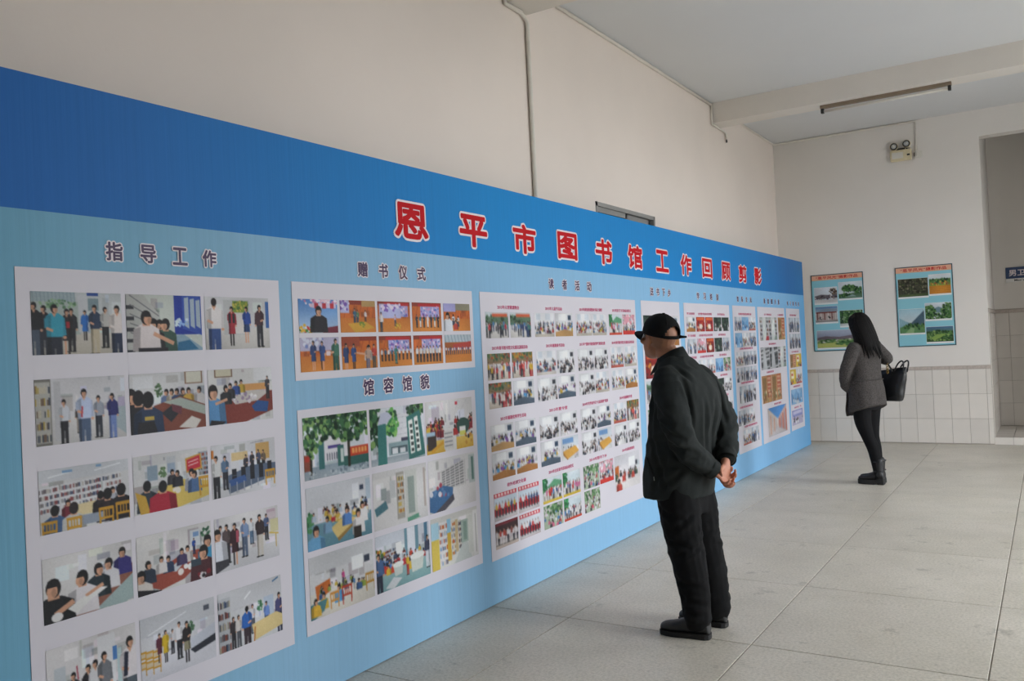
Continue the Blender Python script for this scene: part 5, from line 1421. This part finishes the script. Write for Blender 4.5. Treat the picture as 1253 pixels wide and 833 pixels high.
def crease(me, segs):
    """press folds into cloth: each (p, q, depth, width) is a groove with a raised lip beside it"""
    n = len(me.vertices)
    co = np.empty(n * 3, np.float32)
    no = np.empty(n * 3, np.float32)
    me.vertices.foreach_get('co', co)
    me.vertices.foreach_get('normal', no)
    co, no = co.reshape(-1, 3), no.reshape(-1, 3)
    tot = np.zeros(n, np.float32)
    for p, q, dep, wid in segs:
        p, q = np.array(p, np.float32), np.array(q, np.float32)
        d = q - p
        t = np.clip(((co - p) @ d) / (d @ d), 0, 1)
        near = co - (p + t[:, None] * d)
        near = near - no * np.sum(near * no, 1)[:, None] * 0.8
        r = np.linalg.norm(near, axis=1)
        taper = np.sin(np.pi * np.clip(t, .03, .97)) ** .5
        tot += taper * (-dep * np.exp(-(r / wid) ** 2) + .7 * dep * np.exp(-((r - 2 * wid) / wid) ** 2))
    co += no * tot[:, None]
    me.vertices.foreach_set('co', co.ravel())
    me.update()
_cr = []
for z, dx in ((1.16, .0), (1.11, .02), (1.05, -.01), (.995, .015), (.95, 0)):          # right sleeve, rings of creases
    _cr.append(((-.02 + dx, -.285, z + .015), (-.17 + dx, -.22, z - .01), .010, .010))
for p, q in (((.05, .275, 1.17), (-.08, .275, 1.08)), ((.02, .285, 1.10), (-.12, .25, 1.0)), ((-.02, .275, 1.02), (-.15, .19, .93)), ((-.06, .26, .98), (-.17, .14, .88)), ((-.01, .24, .95), (-.12, .18, .86))):
    _cr.append((p, q, .010, .011))
for p, q in (((-.085, .165, 1.30), (-.125, .155, 1.05)), ((-.085, -.15, 1.29), (-.15, -.145, 1.05)), ((-.14, .07, 1.18), (-.125, .03, .84)), ((-.15, -.02, 1.16), (-.12, -.04, .80)), ((-.145, -.09, 1.12), (-.11, -.12, .82)), ((.06, .17, 1.30), (.10, .19, 1.02)), ((.10, .19, 1.0), (.02, .20, .74)), ((.0, .20, .92), (.10, .19, .72)), ((-.06, .16, .84), (.05, .195, .74)), ((-.02, .13, 1.35), (-.09, .10, 1.26))):
    _cr.append((p, q, .009, .012))
crease(me, _cr)
jacket = obj('jacket', me, M['jacket'], man)
# fold-down collar
def collar_ring(c, rin, rout, zt, zb, lean, a0, a1, th, n=40, squash=0.85):
    mb = MB()
    sec = []
    for k in range(n + 1):
        a = a0 + (a1 - a0) * k / n
        d = Vector((math.cos(a), math.sin(a) * squash, 0))
        lift = -lean * math.cos(a)
        sec.append([c + d * rin + V(0, 0, zt + lift), c + d * (rin + th) + V(0, 0, zt + lift + th * .4), c + d * rout + V(0, 0, zb + lift), c + d * (rout - th) + V(0, 0, zb + lift)])
    return mb.rings([[s[j] for j in range(4)] for s in sec], True)
collar_ring(V(0.074, 0, 1.374), .062, .113, .036, -.034, .036, math.radians(22), math.radians(338), .010).build('collar', M['jacket'], jacket, True)
zp = MB().tube([(0.236, 0, .70), (.226, 0, .88), (.200, 0, 1.05), (.165, 0, 1.22), (.135, 0, 1.33)], .006, 6)
zp.build('zip', M['zip'], jacket, True)
for k in (1, -1):                                   # slanted pocket welt with its zip pull
    MB().tube([(0.125, k * .197, .90), (.085, k * .202, .80)], .005, 6).build('pocket_welt', M['jacket'], jacket, True)
MB().tube([(0.083, .206, .805), (.081, .207, .785)], .0025, 6).build('zip_pull', M['zip'], jacket, True)
for (p, q) in (((-.150, .074, .850), (-.166, .046, .828)), ((-.173, -.082, .892), (-.188, -.052, .869))):
    MB().tube([p, q], [.051, .049], 20, False).build('cuff', M['jacket'], jacket, True)

ft = Flesh()
ft.trunk([(0.03, 0, .60, .112, .152, 0), (0.04, 0, .72, .118, .160, 0), (0.04, 0, .86, .115, .155, 0), (0.035, 0, .95, .10, .14, 0)])
for k in (1, -1):
    ft.limb([(0.03, k * .085, .74, .105), (0.015, k * .088, .60, .104), (-.012, k * .09, .44, .086), (-.045, k * .094, .28, .078), (-.062, k * .098, .15, .072), (-.062, k * .10, .095, .072)])
me = ft.fuse('trousers', 0.0075, 5)
_t1, _t2 = folds(.009, 9, 9, 3, 1.0), folds(.005, 8, 8, 14, 5.0)
warp(me, lambda p: _t1(p) + _t2(p) * (1.3 if p.z < .3 or .4 < p.z < .55 else .6))
_ct = []
for k in (1, -1):
    for p, q in (((.10, k * .15, .66), (-.06, k * .17, .58)), ((-.08, k * .12, .62), (.02, k * .19, .52)), ((.06, k * .17, .50), (-.09, k * .13, .44)), ((-.10, k * .1, .47), (.0, k * .18, .40)), ((.02, k * .16, .30), (-.12, k * .13, .25)), ((.0, k * .17, .21), (-.13, k * .12, .17)), ((.02, k * .15, .15), (-.12, k * .14, .12)), ((.075, k * .09, .66), (-.005, k * .09, .18))):
        _ct.append((p, q, .008, .012))
crease(me, _ct)
trousers = obj('trousers', me, M['trouser'], man)
shoe(man, 'shoe', -.052, .108, math.radians(12), .255)
shoe(man, 'shoe', -.040, -.100, math.radians(10), .255)

# baseball cap: crown with the half-moon gap at the back, brim, strap, button
cap = empty('cap', (0, 0, 0))
cap.parent = man
CR = HR @ Matrix.Rotation(math.radians(-2), 3, 'Y')
cc = Vector(HC_) + HR @ Vector((-0.012, 0, 0.028))
def cap_pt(az, elv, r=1.0):
    ra, rb, rc = .108 * r, .090 * r, .104 * r
    bulge = 1.0 + .03 * math.sin(min(elv * 2, PI))
    return cc + CR @ Vector((ra * math.cos(elv) * math.cos(az) * bulge, rb * math.cos(elv) * math.sin(az) * bulge, rc * math.sin(elv) + .002))
bm = bmesh.new()
NA, NE = 72, 22
grid = {}
for j in range(NE + 1):
    e = math.radians(-4 + (89 + 4) * j / NE)
    for i in range(NA):
        grid[i, j] = bm.verts.new(cap_pt(2 * PI * i / NA, e))
for j in range(NE):
    for i in range(NA):
        az = math.degrees(2 * PI * (i + .5) / NA)
        ev = -4 + 93 * (j + .5) / NE
        dz = abs(az - 180)
        if 1.5 < ev + 4 and dz < 34 and 3 < ev < 3 + 31 * math.sqrt(max(0, 1 - (dz / 34) ** 2)):
            continue
        bm.faces.new((grid[i, j], grid[(i + 1) % NA, j], grid[(i + 1) % NA, j + 1], grid[i, j + 1]))
bmesh.ops.delete(bm, geom=[v for v in bm.verts if not v.link_faces], context='VERTS')
bmesh.ops.recalc_face_normals(bm, faces=bm.faces[:])
bmesh.ops.solidify(bm, geom=bm.faces[:], thickness=0.003)
me = bpy.data.meshes.new('crown')
bm.to_mesh(me)
bm.free()
me.polygons.foreach_set('use_smooth', [True] * len(me.polygons))
crown = obj('crown', me, M['cap'], cap)
for k in range(6):
    az = PI / 6 + k * PI / 3
    MB().tube([cap_pt(az, math.radians(e), 1.006) for e in range(6 if k not in (2, 3) else 34, 88, 6)], .0016, 5).build('seam', M['cap'], crown, True)
MB().ell(cap_pt(0, PI / 2, 1.01), (.009, .009, .005)).build('button', M['cap'], cap, True)
rings_t, rings_b = [], []
bv, bf = [], []
NB, NR = 24, 8
for r_ in range(NR + 1):
    t = r_ / NR
    for i in range(NB + 1):
        a = math.radians(-62 + 124 * i / NB)
        base = V(.106 * math.cos(a), .089 * math.sin(a), -.004)
        s = math.cos(a * 90 / 62 * .98)
        out = base + V(.078 * t * s ** .6 if s > 0 else 0, 0.006 * t * math.sin(a), -.018 * t - .030 * (math.sin(a)) ** 2 * t * .9)
        bv.append(cc + CR @ out)
for r_ in range(NR):
    for i in range(NB):
        a = r_ * (NB + 1) + i
        bf.append((a, a + 1, a + NB + 2, a + NB + 1))
bm = bmesh.new()
vv = [bm.verts.new(p) for p in bv]
for f in bf:
    bm.faces.new([vv[i] for i in f])
bmesh.ops.recalc_face_normals(bm, faces=bm.faces[:])
bmesh.ops.solidify(bm, geom=bm.faces[:], thickness=0.004)
me = bpy.data.meshes.new('brim')
bm.to_mesh(me)
bm.free()
me.polygons.foreach_set('use_smooth', [True] * len(me.polygons))
obj('brim', me, M['cap'], cap)
st = [cap_pt(math.radians(a), math.radians(0), 1.012) for a in range(140, 224, 6)]
MB().tube(st, .0085, 8, True, (CR @ V(0, 0, 1), 1.0)).build('strap', M['cap'], cap, True)
e0 = cap_pt(math.radians(196), math.radians(1), 1.02)
MB().tube([e0, e0 + CR @ V(-.014, -.012, .004), e0 + CR @ V(-.026, -.03, .006)], [.007, .007, .005], 8).build('strap_end', M['cap'], cap, True)

# ------------------------------------------------ the woman with long hair and a tote bag
woman = tag(empty('person', (1.242, 8.831, 0), math.radians(150)), 'person with long dark hair in grey tweed coat, looking at the wall posters', 'person')
WH = (0.055, 0.0, 1.545)
fb = Flesh()
WR = head_shape(fb, WH, math.radians(0), math.radians(-12), .94)
fb.limb([(-0.01, 0, 1.30, .06), (0.005, 0, 1.40, .048), (0.03, 0, 1.48, .045)])
fb.trunk([(0.0, 0, .80, .095, .14, 0), (0.0, 0, .92, .09, .14, 0), (0.0, 0, 1.06, .08, .115, 0), (0.005, 0, 1.25, .085, .135, 0), (-0.005, 0, 1.36, .05, .08, 0)])
LEG = {1: [(0.0, .072, .82, .085), (0.005, .068, .62, .074), (-.03, .046, .46, .056), (-.07, .025, .33, .052), (-.095, .015, .12, .036), (-.09, .015, .06, .034)],
       -1: [(0.0, -.072, .82, .085), (0.01, -.062, .62, .074), (-.0, -.058, .46, .056), (-.02, -.065, .33, .052), (-.04, -.07, .12, .036), (-.035, -.07, .06, .034)]}
for k in (1, -1):
    fb.limb(LEG[k])
fb.limb([(-.005, .15, 1.33, .045), (.05, .20, 1.11, .035), (.095, .14, .985, .026), (.10, .13, .965, .022)])
fb.limb([(-.005, -.15, 1.33, .045), (-.07, -.225, 1.20, .036), (.06, -.20, 1.235, .026), (.075, -.195, 1.245, .022)])
hand(fb, (.10, .128, .965), (.1, -.35, -.9), (-.2, -1, 0), (.9, -.1, .3), .155)
hand(fb, (.075, -.195, 1.245), (.75, .35, .5), (0, .8, -.3), (-.3, .2, .9), .155, curl=(50, 60, 40))
me = fb.fuse('body', 0.005, 3, 0.45)
_wl = np.array(lin('#101012'), np.float32)
_ws = np.array(lin('#cf9f86'), np.float32)
paint(me, lambda p: _ws * (1 + .04 * noise.noise(p * 50)))
body = obj('body', me, M['skin'], woman)
place_eyes(body, WH, WR, .94)

fc = Flesh()
fc.trunk([(0.0, 0.0, .715, .158, .188, -.38), (0.0, 0, .80, .148, .186, -.15), (0.0, 0, .95, .128, .175, 0), (0.0, 0, 1.06, .115, .158, 0), (0.0, 0, 1.20, .115, .162, 0), (-0.005, 0, 1.30, .10, .165, .05), (-0.01, 0, 1.365, .075, .125, .05), (0.0, 0, 1.41, .055, .068, .1)])
fc.limb([(-.005, .150, 1.325, .064), (.02, .185, 1.22, .062), (.055, .208, 1.11, .056), (.09, .185, 1.03, .053), (.105, .155, .965, .050), (.09, .13, .92, .045)])
fc.limb([(-.005, -.150, 1.325, .064), (-.045, -.195, 1.26, .060), (-.075, -.228, 1.20, .056), (-.005, -.222, 1.215, .050), (.06, -.20, 1.235, .044)])
me = fc.fuse('coat', 0.008, 4)
_c1, _c2 = folds(.008, 9, 9, 2.2, 4.0), folds(.006, 6, 6, 14, 9.0)
warp(me, lambda p: _c1(p) * (1.2 if p.z < 1.05 else .5) + _c2(p) * (1 if abs(p.y) > .15 and p.z > .95 else .4))
coat = obj('coat', me, M['coat'], woman)
sm = MB()
ring = [V(.127 * math.copysign(abs(math.cos(a)) ** .83, math.cos(a)), .174 * math.copysign(abs(math.sin(a)) ** .83, math.sin(a)), 1.012) for a in [2 * PI * k / 48 for k in range(49)]]
sm.tube(ring, .005, 6, False).build('waist_seam', M['coat'], coat, True)
# open front edge hanging lower than the back
ed = Flesh()
ed.trunk([(.160, .075, .655, .010, .06, .0, .35), (.158, .07, .72, .013, .08, 0, .3), (.148, .055, .82, .014, .08, 0, .2), (.135, .045, 1.0, .014, .08, 0, .15), (.122, .04, 1.2, .012, .06, 0, .1)])
obj('front_lapel', ed.fuse('front_lapel', .007, 2), M['coat'], coat)
collar_ring(V(0.0, 0, 1.405), .058, .086, .022, -.03, .02, math.radians(30), math.radians(330), .009).build('collar', M['coat'], coat, True)

fl_ = Flesh()
fl_.trunk([(0, 0, .72, .10, .145, 0), (0, 0, .85, .10, .15, 0)], 3)
for k in (1, -1):
    fl_.limb([(x, y, z, r + .004) for x, y, z, r in LEG[k]])
obj('leggings', fl_.fuse('leggings', 0.007, 3), M['legging'], woman)

def boot(parent, x, y, ang):
    L, W = .245, .082
    Mx = Matrix.Translation((x, y, 0)) @ Matrix.Rotation(ang, 4, 'Z')
    up = Flesh()
    rings = []
    for s, w, h in ((-.27, .5, .9), (-.25, .8, 1.1), (-.12, .92, 1.2), (.05, .88, 1.15), (.2, .9, .9), (.38, 1.0, .68), (.52, .98, .6), (.64, .75, .52), (.71, .35, .4)):
        rings.append([Mx @ Vector((s * L, W / 2 * w * math.cos(a), .04 + .075 * h * (.46 + .5 * math.sin(a)))) for a in [2 * PI * k / 16 for k in range(16)]])
    up.rings(rings, True)
    c = Mx @ Vector((-.08 * L, 0, 0))
    up.limb([(c.x, c.y, .09, .045), (c.x, c.y, .15, .046), (c.x, c.y, .215, .052)])
    o = obj('boot', up.fuse('boot', .006, 3), M['boot'], parent)
    MB().cbox(-.27 * L, -.02 * L, -W * .42, W * .42, .001, .045, .004, Mx).build('heel', M['sole'], o)
    prof = [(-.28, .4), (-.25, .8), (-.1, .92), (.1, .9), (.38, 1.06), (.55, 1.0), (.66, .75), (.73, .3)]
    outl = [Vector((s * L, W / 2 * w, 0)) for s, w in prof] + [Vector((s * L, -W / 2 * w, 0)) for s, w in reversed(prof)]
    so = MB()
    so.rings([[Mx @ (p + V(0, 0, z if p.x < 0.0 else z - (.026 if z < .05 else .012))) for p in outl] for z in (.0275, .058)], True)
    so.build('sole', M['sole'], o)
    MB().tube([c + V(.056 * math.cos(a), .056 * math.sin(a), .222) for a in [2 * PI * k / 24 for k in range(25)]], .006, 6, False).build('cuff', M['boot'], o, True)
    MB().tube([c + V(.05 * math.cos(a), .05 * math.sin(a), .13) for a in [2 * PI * k / 24 for k in range(25)]], .006, 6, False).build('strap', M['boot'], o, True)
    return o
boot(woman, -.085, .015, math.radians(24))
boot(woman, -.030, -.07, math.radians(20))

# long straight hair: a cap on the skull and falling locks
hb = Flesh()
hc = Vector(WH) + WR @ V(-.012, 0, .027)
hb.ell(hc + V(-.008, 0, .008), (.100, .084, .094), WR)
hb.trunk([(-.055, 0, 1.225, .028, .085, 0), (-.06, 0, 1.27, .04, .105, 0), (-.055, 0, 1.36, .05, .108, 0), (-.03, 0, 1.44, .062, .098, 0), (0.0, 0, 1.52, .078, .086, 0), (.02, 0, 1.58, .085, .08, 0)])
me = hb.fuse('hair', .006, 3)
warp(me, lambda p: .006 * noise.noise(V(math.atan2(p.y, p.x - .02) * 9, p.z * .8, 2)))
hair = obj('hair', me, M['hair'], woman)
rnd = random.Random(5)
lk = Flesh()
for i in range(46):
    az = math.radians(30 + (330 - 30) * (i + rnd.uniform(-.4, .4)) / 45)
    cx_, sy_ = math.cos(az), math.sin(az)
    top = hc + WR @ V(.04 * cx_, .035 * sy_, .088)
    side = hc + WR @ V(.098 * cx_ - .004, .085 * sy_, .02)
    fr = max(0.0, cx_)
    low = 1.24 + rnd.uniform(-.03, .03) + (.02 if fr > .2 else 0)
    mid = V(-.02 + .085 * cx_, .105 * sy_, 1.40)
    end = V(-.045 + .12 * cx_ + (.05 * fr), (.115 if abs(sy_) > .5 else .1) * sy_ + rnd.uniform(-.01, .01), low)
    if cx_ < -.2:
        mid.x -= .015
        end.x -= .012
    lk.limb([(top.x, top.y, top.z, .010), (side.x, side.y, side.z, .014), (mid.x, mid.y, mid.z, .014), (end.x, end.y, end.z, .004)], 5, 7)
obj('locks', lk.mesh('locks', True), M['hair'], hair)

# tote bag on her right shoulder: a thing of its own
bag = tag(empty('tote_bag', (1.242, 8.831, 0), math.radians(150)), 'black leather tote bag with looped handles hanging from the shoulder', 'bag')
bx, by = -.065, -.275
bb_ = Flesh()
rings = []
for z, a, b in ((.785, .105, .045), (.80, .118, .055), (.90, .142, .064), (1.00, .165, .056), (1.06, .18, .040), (1.10, .188, .020)):
    ring = []
    for k in range(28):
        w = 2 * PI * k / 28
        c, s = math.cos(w), math.sin(w)
        px = a * math.copysign(abs(c) ** .6, c)
        ring.append(V(bx + px, by + b * math.copysign(abs(s) ** .8, s), z + (-.02 * px / .16 if z > 1 else 0)))
    rings.append(ring)
bb_.rings(rings, True)
me = bb_.fuse('bag_body', .007, 3)
_bf = folds(.010, 6, 6, 7, 12)
warp(me, lambda p: _bf(p) * (1 if .82 < p.z < 1.05 else .3))
bo = obj('bag_body', me, M['leather'], bag)
for k in (-1, 1):
    pts = [V(bx - .07, by + k * .03, 1.07), V(bx - .095, by + k * .036, 1.12), V(bx - .135, by + k * .04, 1.165), V(bx - .17, by + k * .04, 1.18), V(bx - .182, by + k * .036, 1.15), V(bx - .165, by + k * .03, 1.07)]
    MB().tube([Vector(q) for q in catmull([tuple(p) for p in pts], 4)], .0075, 8).build('handle', M['leather'], bag, True)
MB().tube([Vector(q) for q in catmull([(bx + .10, by + .03, 1.07), (.05, -.225, 1.16), (.045, -.20, 1.28), (.03, -.155, 1.395), (-.02, -.148, 1.402), (-.06, -.17, 1.34), (-.075, -.20, 1.20), (bx - .06, by + .04, 1.08)], 5)], .009, 8).build('shoulder_strap', M['leather'], bag, True)
for k in range(5):
    z = 1.07 + k * .022
    pts = [V(-.078 - .002 * k + .010 * math.cos(a), by + .055 + .004 * k + .004 * math.sin(2 * a), z + .013 * math.sin(a)) for a in [2 * PI * j / 12 for j in range(13)]]
    MB().tube(pts, .0035, 6, False).build('chain_link', M['gold'], bag, True)
MB().tube([V(bx - .155, by - .01, 1.10), V(bx - .05, by - .014, 1.09), V(bx + .1, by - .012, 1.08)], .005, 6).build('zip', M['gold'], bag, True)
